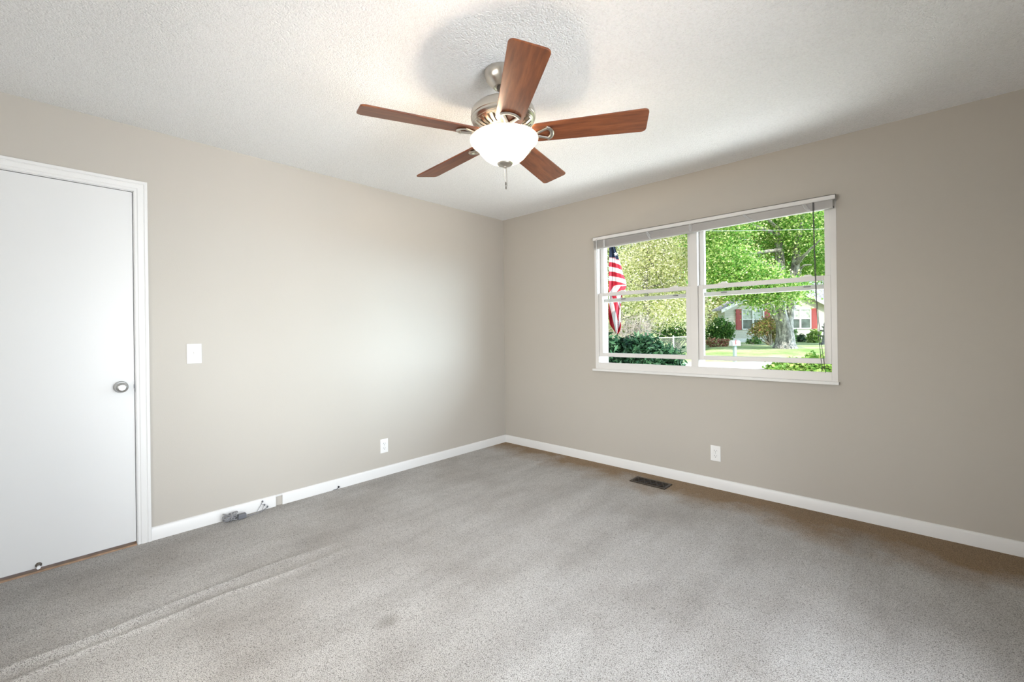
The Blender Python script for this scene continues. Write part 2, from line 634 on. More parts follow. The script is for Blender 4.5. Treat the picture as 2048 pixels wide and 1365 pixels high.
def lawn_mat():
    m, nt, b = newmat('mown_lawn')
    co = coords(nt)
    n = N(nt, 'ShaderNodeTexNoise', Scale=0.35, Detail=5.0, Roughness=0.65)
    n2 = N(nt, 'ShaderNodeTexNoise', Scale=14.0, Detail=4.0)
    nt.links.new(co, n.inputs['Vector'])
    nt.links.new(co, n2.inputs['Vector'])
    c = ramp(nt, n.outputs[0], [(0.3, (0.20, 0.34, 0.07)), (0.5, (0.42, 0.50, 0.22)), (0.7, (0.64, 0.64, 0.44))])
    c2 = ramp(nt, n2.outputs[0], [(0.3, (0.75, 0.75, 0.75)), (0.7, (1.1, 1.1, 1.1))])
    mul = N(nt, 'ShaderNodeMix', data_type='RGBA', blend_type='MULTIPLY')
    mul.inputs['Factor'].default_value = 1.0
    nt.links.new(c, mul.inputs['A'])
    nt.links.new(c2, mul.inputs['B'])
    nt.links.new(mul.outputs['Result'], b.inputs['Base Color'])
    b.inputs['Roughness'].default_value = 0.95
    bump(nt, b, n2.outputs[0], 0.5, 0.04)
    return m


MAT['lawn'] = lawn_mat()


def flag_mat():
    m, nt, b = newmat('flag_cloth')
    uv = N(nt, 'ShaderNodeUVMap')
    sp = N(nt, 'ShaderNodeSeparateXYZ')
    nt.links.new(uv.outputs[0], sp.inputs[0])
    # u: 0 canton / 1 field ; v: stripe coordinate
    mo = N(nt, 'ShaderNodeMath', operation='MODULO')
    mo.inputs[1].default_value = 2.0
    nt.links.new(sp.outputs['Y'], mo.inputs[0])
    gt = N(nt, 'ShaderNodeMath', operation='GREATER_THAN')
    gt.inputs[1].default_value = 1.0
    nt.links.new(mo.outputs[0], gt.inputs[0])
    st = N(nt, 'ShaderNodeMix', data_type='RGBA')
    st.inputs['A'].default_value = (0.80, 0.80, 0.82, 1)
    st.inputs['B'].default_value = (0.52, 0.02, 0.045, 1)
    nt.links.new(gt.outputs[0], st.inputs['Factor'])
    g2 = N(nt, 'ShaderNodeMath', operation='GREATER_THAN')
    g2.inputs[1].default_value = 0.5
    nt.links.new(sp.outputs['X'], g2.inputs[0])
    fi = N(nt, 'ShaderNodeMix', data_type='RGBA')
    fi.inputs['A'].default_value = (0.02, 0.035, 0.075, 1)
    nt.links.new(st.outputs['Result'], fi.inputs['B'])
    nt.links.new(g2.outputs[0], fi.inputs['Factor'])
    nt.links.new(fi.outputs['Result'], b.inputs['Base Color'])
    b.inputs['Roughness'].default_value = 0.7
    tr = N(nt, 'ShaderNodeBsdfTranslucent')
    nt.links.new(fi.outputs['Result'], tr.inputs[0])
    mx = N(nt, 'ShaderNodeMixShader', Fac=0.3)
    nt.links.new(b.outputs[0], mx.inputs[1])
    nt.links.new(tr.outputs[0], mx.inputs[2])
    nt.links.new(mx.outputs[0], nt.nodes['Material Output'].inputs['Surface'])
    return m


MAT['flag'] = flag_mat()

# ------------------------------------------------------------------ room shell
H = 2.44
XR, YB = 3.95, -4.15
T = 0.17


def struct(o, label, cat):
    return tag(o, label, cat, None, 'structure')


# floor: carpet with two wrinkles running along the left wall
xs = sorted(set([round(a, 4) for a in np.arange(0, XR + .001, 0.05)] + [round(a, 4) for a in np.arange(0.72, 1.12, 0.007)] + [XR]))
ys = sorted(set([round(a, 4) for a in np.arange(YB, 0.001, 0.04)] + [0.0]))
fx = np.array(xs)
fy = np.array(ys)
GX, GY = np.meshgrid(fx, fy)


def wob(y):
    return 0.012 * np.sin(y * 5.1) + 0.006 * np.sin(y * 13 + 1)


env = 1 / (1 + np.exp((GY + 2.55) * 7))
la = 0.880 + 0.03 * np.clip(GY + 3.3, -1, 0.6) * -1.2 + wob(GY)
lb = 0.985 + 0.02 * np.clip(GY + 3.3, -1, 0.6) * -0.8 + wob(GY + 0.3)
GZ = env * (0.012 * np.exp(-((GX - la) / 0.014) ** 2) + 0.010 * np.exp(-((GX - lb) / 0.015) ** 2) - 0.006 * np.exp(-((GX - (la + lb) / 2) / 0.03) ** 2))
for cx0, cy0, r, a in ((1.697, -2.489, 0.06, -0.008), (1.678, -1.10, 0.07, -0.006), (1.55, -2.62, 0.10, -0.005)):
    GZ += a * np.exp(-(((GX - cx0) / r) ** 2 + ((GY - cy0) / (r * 1.6)) ** 2))
GZ -= 0.0001
mb = MB()
nx, ny = len(fx), len(fy)
V = np.stack([GX, GY, GZ], -1).reshape(-1, 3)
ii, jj = np.meshgrid(np.arange(ny - 1), np.arange(nx - 1), indexing='ij')
a = (ii * nx + jj).ravel()
F = np.stack([a, a + 1, a + nx + 1, a + nx], -1)
mb.arrays(V, F)
# slab underneath
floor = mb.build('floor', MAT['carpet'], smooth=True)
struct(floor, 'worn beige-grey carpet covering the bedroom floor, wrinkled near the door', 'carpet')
struct(MB().box(-T, XR + T, YB - T, T, -0.25, -0.012).build('floor_slab', MAT['threshold']), 'hidden subfloor slab under the carpet', 'floor')

mb = MB().box(-T, XR + T, YB - T, T, H, H + 0.16)
# added unseen eave keeping sun out of the side window
mb.box(XR + T, XR + T + 0.7, YB - T, T, H + 0.02, H + 0.16)
struct(mb.build('ceiling', MAT['ceiling']), 'white popcorn-textured ceiling above the whole room', 'ceiling')

DY0, DY1, DZ = -3.875, -3.107, 2.057     # door opening (left wall)
mb = MB()
mb.box(-0.12, 0, DY1, 0, 0, H).box(-0.12, 0, YB - T, DY0, 0, H).box(-0.12, 0, DY0, DY1, DZ, H)
struct(mb.build('wall_left', MAT['wall']), 'beige-grey wall on the left with the white door', 'wall')

WX0, WX1, WZ0, WZ1 = 1.165, 2.968, 0.86, 2.066
mb = MB()
mb.box(-0.12, WX0, 0, T, 0, H).box(WX1, XR + T, 0, T, 0, H).box(WX0, WX1, 0, T, 0, WZ0).box(WX0, WX1, 0, T, WZ1, H)
struct(mb.build('wall_right', MAT['wall']), 'beige-grey wall on the right with the wide window', 'wall')
RX0, RX1 = 1.10, 2.50
mb = MB()
mb.box(-0.12, RX0, YB - T, YB, 0, H).box(RX1, XR + T, YB - T, YB, 0, H).box(RX0, RX1, YB - T, YB, 0, 0.55).box(RX0, RX1, YB - T, YB, 1.80, H)
struct(mb.build('wall_back', MAT['wall']), 'beige-grey wall behind the camera', 'wall')
SY0, SY1, SZ0, SZ1 = -3.35, -1.65, 0.10, 1.80
mb = MB()
mb.box(XR, XR + T, YB, SY0, 0, H).box(XR, XR + T, SY1, 0, 0, H).box(XR, XR + T, SY0, SY1, 0, SZ0).box(XR, XR + T, SY0, SY1, SZ1, H)
struct(mb.build('wall_front', MAT['wall']), 'beige-grey side wall beside the camera with an added window opening', 'wall')

# added unseen wall outside, blocks sky light from the side window
struct(MB().box(XR + T, XR + T + 5.5, -1.32, -1.18, -0.2, 2.5).build('light_block_wall', MAT['wall']), 'added wall blocking light to the side window, out of frame', 'wall')
# made-up side window for the fill lamp (out of frame)
w2 = thing('fill_window_side', (XR + 0.05, (SY0 + SY1) / 2, SZ0), 'added unseen white framed side window beside the camera', 'window', None, 'structure')
mb = MB()
x0, x1 = XR + 0.0, XR + 0.12
mb.box(x0, x1, SY0, SY0 + 0.03, SZ0, SZ1).box(x0, x1, SY1 - 0.03, SY1, SZ0, SZ1).box(x0, x1, SY0 + 0.03, SY1 - 0.03, SZ0, SZ0 + 0.03).box(x0, x1, SY0 + 0.03, SY1 - 0.03, SZ1 - 0.03, SZ1)
mb.build('window_frame', MAT['vinyl'], w2)
w3 = thing('fill_window_rear', ((RX0 + RX1) / 2, YB - 0.05, 0.55), 'added unseen white framed window behind the camera', 'window', None, 'structure')  # made-up window that lets the rear fill lamp in
mb = MB()
y0, y1 = YB - 0.12, YB
mb.box(RX0, RX0 + 0.03, y0, y1, 0.55, 1.80).box(RX1 - 0.03, RX1, y0, y1, 0.55, 1.80).box(RX0 + 0.03, RX1 - 0.03, y0, y1, 0.55, 0.58).box(RX0 + 0.03, RX1 - 0.03, y0, y1, 1.77, 1.80)
mb.build('window_frame', MAT['vinyl'], w3)
# porch roof outside the rear window
struct(MB().box(-0.12, XR + T, YB - T - 2.6, YB - T, H + 0.02, H + 0.16).build('ceiling_porch', MAT['ceiling']), 'porch roof behind the house, out of frame', 'porch roof')

# baseboards
BH, BT = 0.078, 0.013


def base_prof(hh=BH):
    return [(0, 0), (BT, 0), (BT, hh - 0.012), (BT - 0.003, hh - 0.005), (BT - 0.007, hh - 0.001), (0, hh)]


mb = MB()
# along the left wall (profile in xz, extruded along y)
mb.prism(base_prof(), -2.318, 0.0, 'xz')
mb.prism(base_prof(), -3.045, -2.362, 'xz')
mb.box(0, BT - 0.004, -2.362, -2.318, 0.066, BH - 0.001)
bl = struct(mb.build('baseboard_left', MAT['trim'], smooth=30), 'white baseboard along the left wall with a short gap cut in it', 'baseboard')
mb = MB()
mb.prism([(-a, b) for a, b in reversed(base_prof())], BT, XR, 'yz')
struct(mb.build('baseboard_right', MAT['trim'], smooth=30), 'white baseboard along the window wall', 'baseboard')

# ------------------------------------------------------------------ door
d = thing('door_1', (0, (DY0 + DY1) / 2, 0), 'flat white interior door in the left wall', 'door', None, 'structure')
MB().box(-0.037, -0.002, DY0 + 0.006, DY1 - 0.005, 0.020, DZ - 0.006).build('door_slab', MAT['door'], d, bev=0.002)
mb = MB()
mb.box(-0.119, 0.0, DY1 - 0.0025, DY1 + 0.012, 0.0, DZ).box(-0.119, 0.0, DY0 - 0.012, DY0 + 0.0025, 0, DZ).box(-0.119, 0.0, DY0 - 0.012, DY1 + 0.012, DZ - 0.003, DZ + 0.01)
mb.box(-0.075, -0.039, DY1 - 0.014, DY1, 0, DZ).box(-0.075, -0.039, DY0, DY0 + 0.014, 0, DZ).box(-0.075, -0.039, DY0, DY1, DZ - 0.014, DZ)
mb.build('door_jamb', MAT['trim'], d)
kb = MB()
ky, kz = -3.171, 0.923
kb.lathe([(0.0, -0.002), (0.033, -0.002), (0.033, 0.004), (0.029, 0.009), (0.016, 0.012), (0.0125, 0.018), (0.0125, 0.028), (0.019, 0.033), (0.026, 0.040), (0.0285, 0.048), (0.027, 0.056), (0.022, 0.062), (0.0155, 0.0645), (0.0145, 0.0620), (0.0, 0.0620)], 40, 'x', (0, ky, kz))
k = kb.build('door_knob', MAT['chrome'], d, smooth=35)
k['label'] = 'round satin metal knob with a privacy button'
kb = MB()
kb.lathe([(0, 0.0615), (0.0085, 0.0615), (0.008, 0.0645), (0, 0.0645)], 20, 'x', (0, ky, kz))
kb.box(0.064, 0.068, ky - 0.0075, ky + 0.0075, kz - 0.002, kz + 0.002)
kb.build('lock_button', MAT['nickel_dark'], k, smooth=30)
sb = MB().box(-0.03, 0.0005, DY1 - 0.0045, DY1 - 0.002, kz - 0.032, kz + 0.032).box(-0.012, 0.001, DY1 - 0.0078, DY1 - 0.004, kz - 0.014, kz + 0.010)
sb.build('strike_plate', MAT['cable_dark'], d)

# casing: mitred profile around the opening
prof = [(0.0, 0.0), (0.0, 0.010), (0.004, 0.012), (0.010, 0.010), (0.014, 0.010), (0.018, 0.0135), (0.024, 0.0145), (0.040, 0.0155), (0.044, 0.0135), (0.048, 0.0170), (0.060, 0.0175), (0.062, 0.0155), (0.062, 0.0)]
corners = [((DY0, 0.0), (-1, 0)), ((DY0, DZ), (-1, 1)), ((DY1, DZ), (1, 1)), ((DY1, 0.0), (1, 0))]
vs, fs = [], []
for (yy, zz), (oy, oz) in corners:
    for dd, tt in prof:
        vs.append((tt, yy + oy * dd, zz + oz * dd))
n = len(prof)
for i in range(3):
    for j in range(n - 1):
        fs.append((i * n + j, i * n + j + 1, (i + 1) * n + j + 1, (i + 1) * n + j))
fs.append(tuple(range(n)))
fs.append(tuple(reversed(range(3 * n, 4 * n))))
mb = MB()
mb.add(vs, fs)
struct(mb.build('trim_1', MAT['trim'], smooth=25), 'white moulded casing around the door', 'door casing')
struct(MB().box(-0.119, 0.012, DY0 + 0.003, DY1 - 0.003, -0.008, 0.0085).build('trim_2', MAT['threshold']), 'tan wood threshold strip under the door', 'threshold')

# ------------------------------------------------------------------ window
w = thing('window_1', ((WX0 + WX1) / 2, 0, WZ0), 'wide white double-hung twin window in the right wall', 'window', None, 'structure')
JL, JR, ML, MR = 1.200, 2.936, 2.036, 2.092
FS, FT = 0.922, 2.034
mb = MB()
mb.box(WX0, JL, -0.002, T, WZ0, WZ1).box(JR, WX1, -0.002, T, WZ0, WZ1).box(ML, MR, -0.001, 0.15, FS, FT)
mb.box(JL, JR, -0.002, T, FT, WZ1)
mb.prism([(-0.002, WZ0), (T + 0.02, WZ0), (T + 0.02, FS - 0.035), (0.095, FS - 0.012), (0.005, FS), (-0.002, FS)], JL, JR, 'yz')
# thin stops
for xa, xb in ((JL, JL + 0.004), (ML - 0.004, ML), (MR, MR + 0.004), (JR - 0.004, JR)):
    mb.box(xa, xb, 0.0835, 0.097, FS - 0.01, FT)
mb.build('window_frame', MAT['vinyl'], w, bev=0.0015)
sl = MB().box(1.146, 2.975, -0.032, 0.0, 0.843, 0.8635).build('window_sill', MAT['trim'], w, bev=0.003)


def sash(x0, x1, z0, z1, y0, y1, st, zb, zt, name):
    mb = MB()
    mb.box(x0, x0 + st, y0, y1, z0, z1).box(x1 - st, x1, y0, y1, z0, z1)
    mb.box(x0 + st, x1 - st, y0, y1, z0, z0 + zb).box(x0 + st, x1 - st, y0, y1, z1 - zt, z1)
    o = mb.build(name, MAT['vinyl'], w, bev=0.0025)
    ym = (y0 + y1) / 2
    MB().box(x0 + st - 0.004, x1 - st + 0.004, ym - 0.002, ym + 0.002, z0 + zb - 0.004, z1 - zt + 0.004).build('pane', MAT['glass'], o)
    return o


for xa, xb, locks in ((JL + 0.001, ML - 0.001, (1.43, 1.90)), (MR + 0.001, JR - 0.001, (2.27, 2.80))):
    o = sash(xa, xb, 0.974, 1.555, 0.008, 0.042, 0.038, 0.034, 0.031, 'lower_sash')
    for lx in locks:
        mb = MB().box(lx - 0.032, lx + 0.032, 0.014, 0.036, 1.555, 1.561).box(lx - 0.012, lx + 0.026, 0.018, 0.030, 1.561, 1.569)
        mb.build('sash_lock', MAT['plate'], o, bev=0.001)
    o = sash(xa, xb, 1.468, FT - 0.002, 0.045, 0.081, 0.036, 0.032, 0.036, 'upper_sash')
    for lx in locks:
        MB().box(lx - 0.02, lx + 0.02, 0.038, 0.046, 1.486, 1.494).build('tilt_latch', MAT['cable'], o)

# ------------------------------------------------------------------ window blind
b = thing('window_blind', (2.07, -0.03, 2.05), 'raised grey mini blind bunched across the window top', 'window blind')
BX0, BX1 = 1.176, 2.972
mb = MB()
mb.box(BX0, BX1, -0.046, -0.043, 2.030, 2.061).box(BX0, BX1, -0.046, -0.004, 2.058, 2.061).box(BX0, BX1, -0.008, -0.004, 2.030, 2.061)
mb.box(BX0, BX1, -0.046, -0.038, 2.029, 2.032)
mb.box(BX0, BX0 + 0.003, -0.046, -0.004, 2.030, 2.061).box(BX1 - 0.003, BX1, -0.046, -0.004, 2.030, 2.061)
mb.build('headrail', MAT['vinyl'], b)
mb = MB()
nsl = 20
SX0, SX1 = BX0 + 0.004, BX1 - 0.016


def zline(x, t):
    zt = 2.024 + 0.006 * (x - SX0) / (SX1 - SX0)
    zb = 1.966 + 0.027 * (x - SX0) / (SX1 - SX0)
    return zt + (zb - zt) * t


for i in range(nsl):
    t = i / (nsl - 1)
    vs = []
    for x in np.linspace(SX0, SX1, 9):
        z = zline(x, t)
        for yy, dz in ((-0.0405, -0.0006), (-0.028, 0.0012), (-0.0145, -0.0006)):
            vs.append((x, yy, z + dz))
    nrow = 9
    top = vs
    bot = [(x, y, z - 0.0022) for x, y, z in vs]
    fs = []
    m_ = len(vs)
    for r in range(nrow - 1):
        for c in range(2):
            q = (r * 3 + c, r * 3 + c + 1, (r + 1) * 3 + c + 1, (r + 1) * 3 + c)
            fs.append(tuple(reversed(q)))
            fs.append(tuple(m_ + k for k in q))
        fs.append((r * 3, (r + 1) * 3, m_ + (r + 1) * 3, m_ + r * 3))
        fs.append((r * 3 + 2, m_ + r * 3 + 2, m_ + (r + 1) * 3 + 2, (r + 1) * 3 + 2))
    mb.add(top + bot, fs)
mb.build('slat_stack', MAT['blind'], b)
mb = MB()
za, zb = zline(SX0, 1), zline(SX1, 1)
vs = []
for x, z in ((SX0, za), (SX1, zb)):
    vs += [(x, -0.041, z - 0.003), (x, -0.041, z - 0.012), (x, -0.037, z - 0.015), (x, -0.018, z - 0.015), (x, -0.014, z - 0.012), (x, -0.014, z - 0.003)]
fs = [(i, (i + 1) % 6, 6 + (i + 1) % 6, 6 + i) for i in range(6)] + [tuple(reversed(range(6))), tuple(range(6, 12))]
mb.add(vs, fs)
br = mb.build('bottom_rail', MAT['blind'], b)
MB().box(SX1 - 0.001, SX1 + 0.004, -0.041, -0.014, zb - 0.0145, zb - 0.004).build('end_cap', MAT['black'], br)
for cx, lean in ((1.295, 0.0), (1.700, 0.03), (2.058, 0.0), (2.435, 0.06), (2.800, 0.03)):
    mb = MB()
    for q in range(3):
        o_ = (q - 1) * 0.006
        mb.tube([(cx + o_, -0.0475, 2.030), (cx + o_ * 1.5 + lean * 0.5, -0.0480, 2.000), (cx + o_ + lean, -0.0475, zline(cx, 1) - 0.008)], 0.0032, 6)
    mb.build('cord_clip', MAT['clear'], b)
MB().tube([(1.219, -0.052, 2.045), (1.2195, -0.052, 1.79), (1.222, -0.052, 1.535)], 0.0038, 6).build('tilt_wand', MAT['clear'], b, smooth=True)
mb = MB()
mb.tube([(2.851, -0.050, 2.03), (2.854, -0.050, 1.75), (2.862, -0.050, 1.40), (2.872, -0.050, 1.18), (2.886, -0.050, 1.00), (2.893, -0.050, 0.935)], 0.0019, 5)
mb.tube([(2.855, -0.047, 2.03), (2.858, -0.047, 1.75), (2.866, -0.048, 1.40), (2.880, -0.048, 1.18), (2.899, -0.048, 1.00), (2.907, -0.048, 0.92)], 0.0019, 5)
mb.build('lift_cord', MAT['cord'], b, smooth=True)

# ------------------------------------------------------------------ switch and outlets
s = thing('light_switch', (0, -2.824, 1.098), 'white toggle light switch on the left wall beside the door', 'light switch')
MB().box(0, 0.0065, -2.863, -2.785, 1.036, 1.160).build('plate', MAT['plate'], s, bev=0.003, segs=3)
MB().prism([(0.006, 1.090), (0.008, 1.090), (0.020, 1.106), (0.019, 1.112), (0.008, 1.108), (0.006, 1.108)], -2.829, -2.819, 'xz').build('toggle', MAT['plate'], s, bev=0.001)
for zz in (1.130, 1.066):
    MB().lathe([(0, 0.006), (0.0034, 0.006), (0.003, 0.0075), (0, 0.0078)], 12, 'x', (0, -2.824, zz)).build('screw', MAT['chrome'], s, smooth=True)


def outlet(name, loc, axis, label):
    o = thing(name, loc, label, 'electrical outlet', 'duplex wall outlets')

    def tr(mb):     # built facing +x around origin; turn to face -y for the window wall
        if axis == 'y':
            mb.v = [(y_, -x_, z_) for x_, y_, z_ in mb.v]
        return mb
    tr(MB().box(0, 0.0055, -0.0365, 0.0365, -0.0585, 0.0585)).build('plate', MAT['plate'], o, bev=0.0025, segs=3, local=True)
    for zz in (0.0195, -0.0195):
        poly = []
        for k in range(28):
            a = 2 * PI * k / 28
            poly.append((0.0172 * math.cos(a), max(-0.0135, min(0.0135, 0.0172 * math.sin(a))) + zz))
        r = tr(MB().prism(poly, 0.005, 0.0075, 'yz')).build('receptacle', MAT['plate'], o, local=True, bev=0.0006)
        mb = MB()
        mb.box(0.0074, 0.0078, -0.0078, -0.0056, zz - 0.002, zz + 0.0072)
        mb.box(0.0074, 0.0078, 0.0056, 0.0078, zz - 0.001, zz + 0.0066)
        mb.lathe([(0, 0.0074), (0.0028, 0.0074), (0.0028, 0.0078), (0, 0.0078)], 12, 'x', (0, 0, zz - 0.0078))
        tr(mb).build('slots', MAT['slot'], r, local=True)
    tr(MB().lathe([(0, 0.0052), (0.003, 0.0052), (0.0026, 0.0066), (0, 0.0068)], 12, 'x')).build('screw', MAT['chrome'], o, smooth=True, local=True)
    return o


outlet('wall_outlet', (0, -1.498, 0.253), 'x', 'white duplex outlet low on the left wall, between door and room corner')
outlet('wall_outlet', (2.211, 0, 0.267), 'y', 'white duplex outlet on the right wall below the window')

# ------------------------------------------------------------------ floor register
r = thing('floor_register', (1.785, -0.213, 0), 'dark bronze scrollwork floor register in the carpet by the window wall', 'floor vent')
X0, X1, Y0, Y1 = 1.638, 1.932, -0.283, -0.143
mb = MB()
fw = 0.020
for (a0, a1, c0, c1) in ((X0, X1, Y0, Y0 + fw), (X0, X1, Y1 - fw, Y1), (X0, X0 + fw, Y0 + fw, Y1 - fw), (X1 - fw, X1, Y0 + fw, Y1 - fw)):
    mb.box(a0, a1, c0, c1, 0.0, 0.008)
mb.build('frame', MAT['bronze'], r, bev=0.003)
MB().box(X0 + fw, X1 - fw, Y0 + fw, Y1 - fw, -0.001, 0.0015).build('dark_duct_plate', MAT['slot'], r)  # dark plate standing in for the shaded duct under the grille
mb = MB()
nn = 5
px = (X1 - X0 - 2 * fw) / nn
ym = (Y0 + Y1) / 2
for i in range(nn):
    cx0 = X0 + fw + px * (i + 0.5)
    for sg in (1, -1):
        path = []
        for k in range(22):
            t = k / 21
            a = sg * (PI / 2 + 2 * PI * 1.15 * t)
            rr = 0.024 * (1 - 0.72 * t)
            path.append((cx0 + rr * math.cos(a), ym + sg * 0.024 + rr * math.sin(a) * 0.95, 0.0062))
        mb.tube(path, 0.0026, 5)
    mb.tube([(cx0 - px / 2, ym - 0.047, 0.006), (cx0, ym - 0.006, 0.0062), (cx0 + px / 2, ym + 0.047, 0.006)], 0.0024, 5)
    mb.tube([(cx0 - px / 2, ym + 0.047, 0.006), (cx0, ym + 0.006, 0.0062), (cx0 + px / 2, ym - 0.047, 0.006)], 0.0024, 5)
mb.build('scroll_grille', MAT['bronze'], r, smooth=True)

# ------------------------------------------------------------------ bits along the left baseboard
c = thing('coiled_cable', (0.06, -2.645, 0), 'tied coil of grey cable lying against the left baseboard', 'cable')
rnd = random.Random(4)
mb = MB()
for i in range(9):
    path = []
    ph = rnd.uniform(-0.3, 0.3)
    ry_, rx_ = rnd.uniform(0.028, 0.046), rnd.uniform(0.016, 0.026)
    lift = rnd.uniform(0.0, 0.014)
    for k in range(26):
        a = 2 * PI * k / 26
        yy = ry_ * math.cos(a)
        xx = rx_ * math.sin(a)
        pinch = 0.45 + 0.55 * min(1, abs(yy) / 0.03)
        path.append((0.062 + (xx * pinch) * math.cos(ph) - yy * math.sin(ph) * 0.4, -2.655 + yy * math.cos(ph) + xx * math.sin(ph) * 0.5, 0.012 + lift + 0.017 * math.sin(a + i) * pinch + 0.010 * (i % 3)))
    mb.tube(path, 0.0034, 6, close=True)
mb.build('cable_loops', MAT['cable'], c, smooth=True)
mb = MB()
mb.tube([(0.062 + 0.024 * math.cos(t), -2.652 + 0.004 * math.sin(2 * t), 0.028 + 0.026 * math.sin(t)) for t in np.linspace(0, 2 * PI, 18)[:-1]], 0.0036, 6, close=True)
mb.build('cable_tie', MAT['cable'], c, smooth=True)
mb = MB().box(0.050, 0.082, -2.612, -2.565, 0.003, 0.034)
mb.build('plug', MAT['cable_dark'], c, bev=0.004)
mb = MB()
mb.tube([(0.066, -2.568, 0.010), (0.062, -2.545, 0.006), (0.052, -2.52, 0.004), (0.058, -2.49, 0.004), (0.040, -2.46, 0.004), (0.024, -2.438, 0.006), (0.018, -2.42, 0.012)], 0.0026, 6)
mb.build('cord_tail', MAT['cable'], c, smooth=True)

t = thing('wire_ends', (0.022, -2.45, 0), 'bent wire with loose capped ends standing by the left baseboard', 'wire')
mb = MB()
mb.tube([(0.030, -2.490, 0.003), (0.028, -2.478, 0.020), (0.024, -2.460, 0.043), (0.022, -2.452, 0.058)], 0.0018, 6)
mb.tube([(0.026, -2.452, 0.003), (0.024, -2.448, 0.018), (0.024, -2.440, 0.034)], 0.0016, 6)
mb.tube([(0.024, -2.458, 0.044), (0.025, -2.448, 0.040), (0.025, -2.441, 0.034)], 0.0016, 6)
mb.build('wire', MAT['cable'], t, smooth=True)
for p in ((0.022, -2.450, 0.062), (0.024, -2.438, 0.036), (0.024, -2.420, 0.018)):
    MB().sphere(p, 0.0055, 8, 6, (1, 1, 1.3)).build('wire_cap', MAT['cable_dark'], t, smooth=True)

t = thing('cable_stub', (0.02, -1.915, 0), 'short dark cable stub at the foot of the left baseboard', 'cable stub')
MB().tube([(0.019, -1.950, 0.003), (0.022, -1.930, 0.004), (0.021, -1.917, 0.006), (0.018, -1.910, 0.012)], 0.0028, 6).build('wire', MAT['cable_dark'], t, smooth=True)
MB().lathe([(0, -0.004), (0.0065, -0.004), (0.0065, 0.006), (0.004, 0.009), (0, 0.009)], 10, 'z', (0.019, -1.909, 0.014)).build('connector', MAT['black'], t, smooth=30)

t = thing('door_stop', (0.0, -3.498, 0.036), 'small metal door stop with white tip near the door bottom', 'door stop')
MB().lathe([(0, -0.0025), (0.0125, -0.0025), (0.0125, 0.002), (0.009, 0.006), (0.0055, 0.010), (0.0050, 0.034), (0.0, 0.034)], 20, 'x', (0, -3.498, 0.036)).build('post', MAT['nickel_dark'], t, smooth=35)
MB().lathe([(0, 0.033), (0.0078, 0.033), (0.0085, 0.038), (0.0075, 0.045), (0, 0.046)], 18, 'x', (0, -3.498, 0.036)).build('rubber_tip', MAT['rubber'], t, smooth=35)

# ------------------------------------------------------------------ ceiling fan
fan = thing('ceiling_fan', (1.9106, -1.9894, 2.44), 'five-blade cherry ceiling fan with lit white glass bowl', 'ceiling fan')
TILT = Euler((0.0097, -0.0283, 0.0)).to_matrix().to_4x4()


def fpart(mb, name, mat, smooth=True, bev=0.0, parent=None, rz=None, tilt=True):
    o = mb.build(name, MAT[mat], parent or fan, smooth=smooth, bev=bev, local=True)
    if parent is None and tilt:
        m = TILT if rz is None else TILT @ Matrix.Rotation(rz, 4, 'Z')
        o.rotation_euler = m.to_euler()
    return o


fpart(MB().lathe([(0.0, 0.0), (0.080, 0.0), (0.081, -0.010), (0.079, -0.020), (0.072, -0.040), (0.058, -0.058), (0.044, -0.068), (0.038, -0.074), (0.034, -0.074), (0.030, -0.070), (0, -0.070)], 48), 'canopy', 'nickel', smooth=30, tilt=False)
fpart(MB().lathe([(0.0, -0.066), (0.024, -0.066), (0.023, -0.086), (0.0135, -0.092), (0.0135, -0.150), (0.030, -0.152), (0.034, -0.170), (0.0, -0.170)], 28), 'downrod', 'nickel_dark', smooth=30)
fpart(MB().lathe([(0.0, -0.160), (0.060, -0.160), (0.100, -0.163), (0.132, -0.172), (0.147, -0.186), (0.150, -0.198), (0.150, -0.214), (0.153, -0.216), (0.153, -0.221), (0.150, -0.223), (0.149, -0.232), (0.143, -0.240), (0.137, -0.243), (0.0, -0.243)], 64), 'motor_housing', 'nickel', smooth=28)
# vented lower ring: cone of ribs over a dark core
mb = MB()
mb.lathe([(0.138, -0.240), (0.139, -0.246), (0.132, -0.250), (0.128, -0.246)], 64)
mb.lathe([(0.088, -0.262), (0.092, -0.272), (0.078, -0.276), (0.074, -0.266)], 64)
for k in range(30):
    a = 2 * PI * k / 30
    d0 = 0.030
    vs = []
    for rr, zz in ((0.134, -0.247), (0.112, -0.262), (0.086, -0.270)):
        w_ = rr * 0.055 + 0.001
        for sg in (-1, 1):
            for dz in (0, -0.004):
                vs.append((rr * math.cos(a) - sg * w_ * math.sin(a), rr * math.sin(a) + sg * w_ * math.cos(a), zz + dz))
    fs = []
    for s_ in range(2):
        o_ = s_ * 4
        fs += [(o_, o_ + 2, o_ + 6, o_ + 4), (o_ + 1, o_ + 5, o_ + 7, o_ + 3), (o_, o_ + 4, o_ + 5, o_ + 1), (o_ + 2, o_ + 3, o_ + 7, o_ + 6)]
    mb.add(vs, fs)
fpart(mb, 'vent_ring', 'nickel', smooth=40)
fpart(MB().lathe([(0.0, -0.242), (0.120, -0.242), (0.100, -0.254), (0.080, -0.262), (0.0, -0.262)], 40), 'motor_core', 'nickel_dark', smooth=30)
fpart(MB().lathe([(0.0, -0.260), (0.070, -0.260), (0.072, -0.275), (0.066, -0.296), (0.066, -0.300), (0.050, -0.308), (0.012, -0.312), (0.010, -0.440), (0.0, -0.440)], 40), 'switch_housing', 'nickel', smooth=30)
MBx = MB().box(-0.004, 0.004, 0.150, 0.156, -0.216, -0.186)
fpart(MBx, 'reverse_switch', 'black', smooth=False, rz=YAW + 0.05 + PI / 2 - PI / 2 + 0.0)

TH0 = -0.6722
# blade: root at r=.16, tip at r=.655, pitch about its long axis
PITCH = -0.2241
ang = 0.0


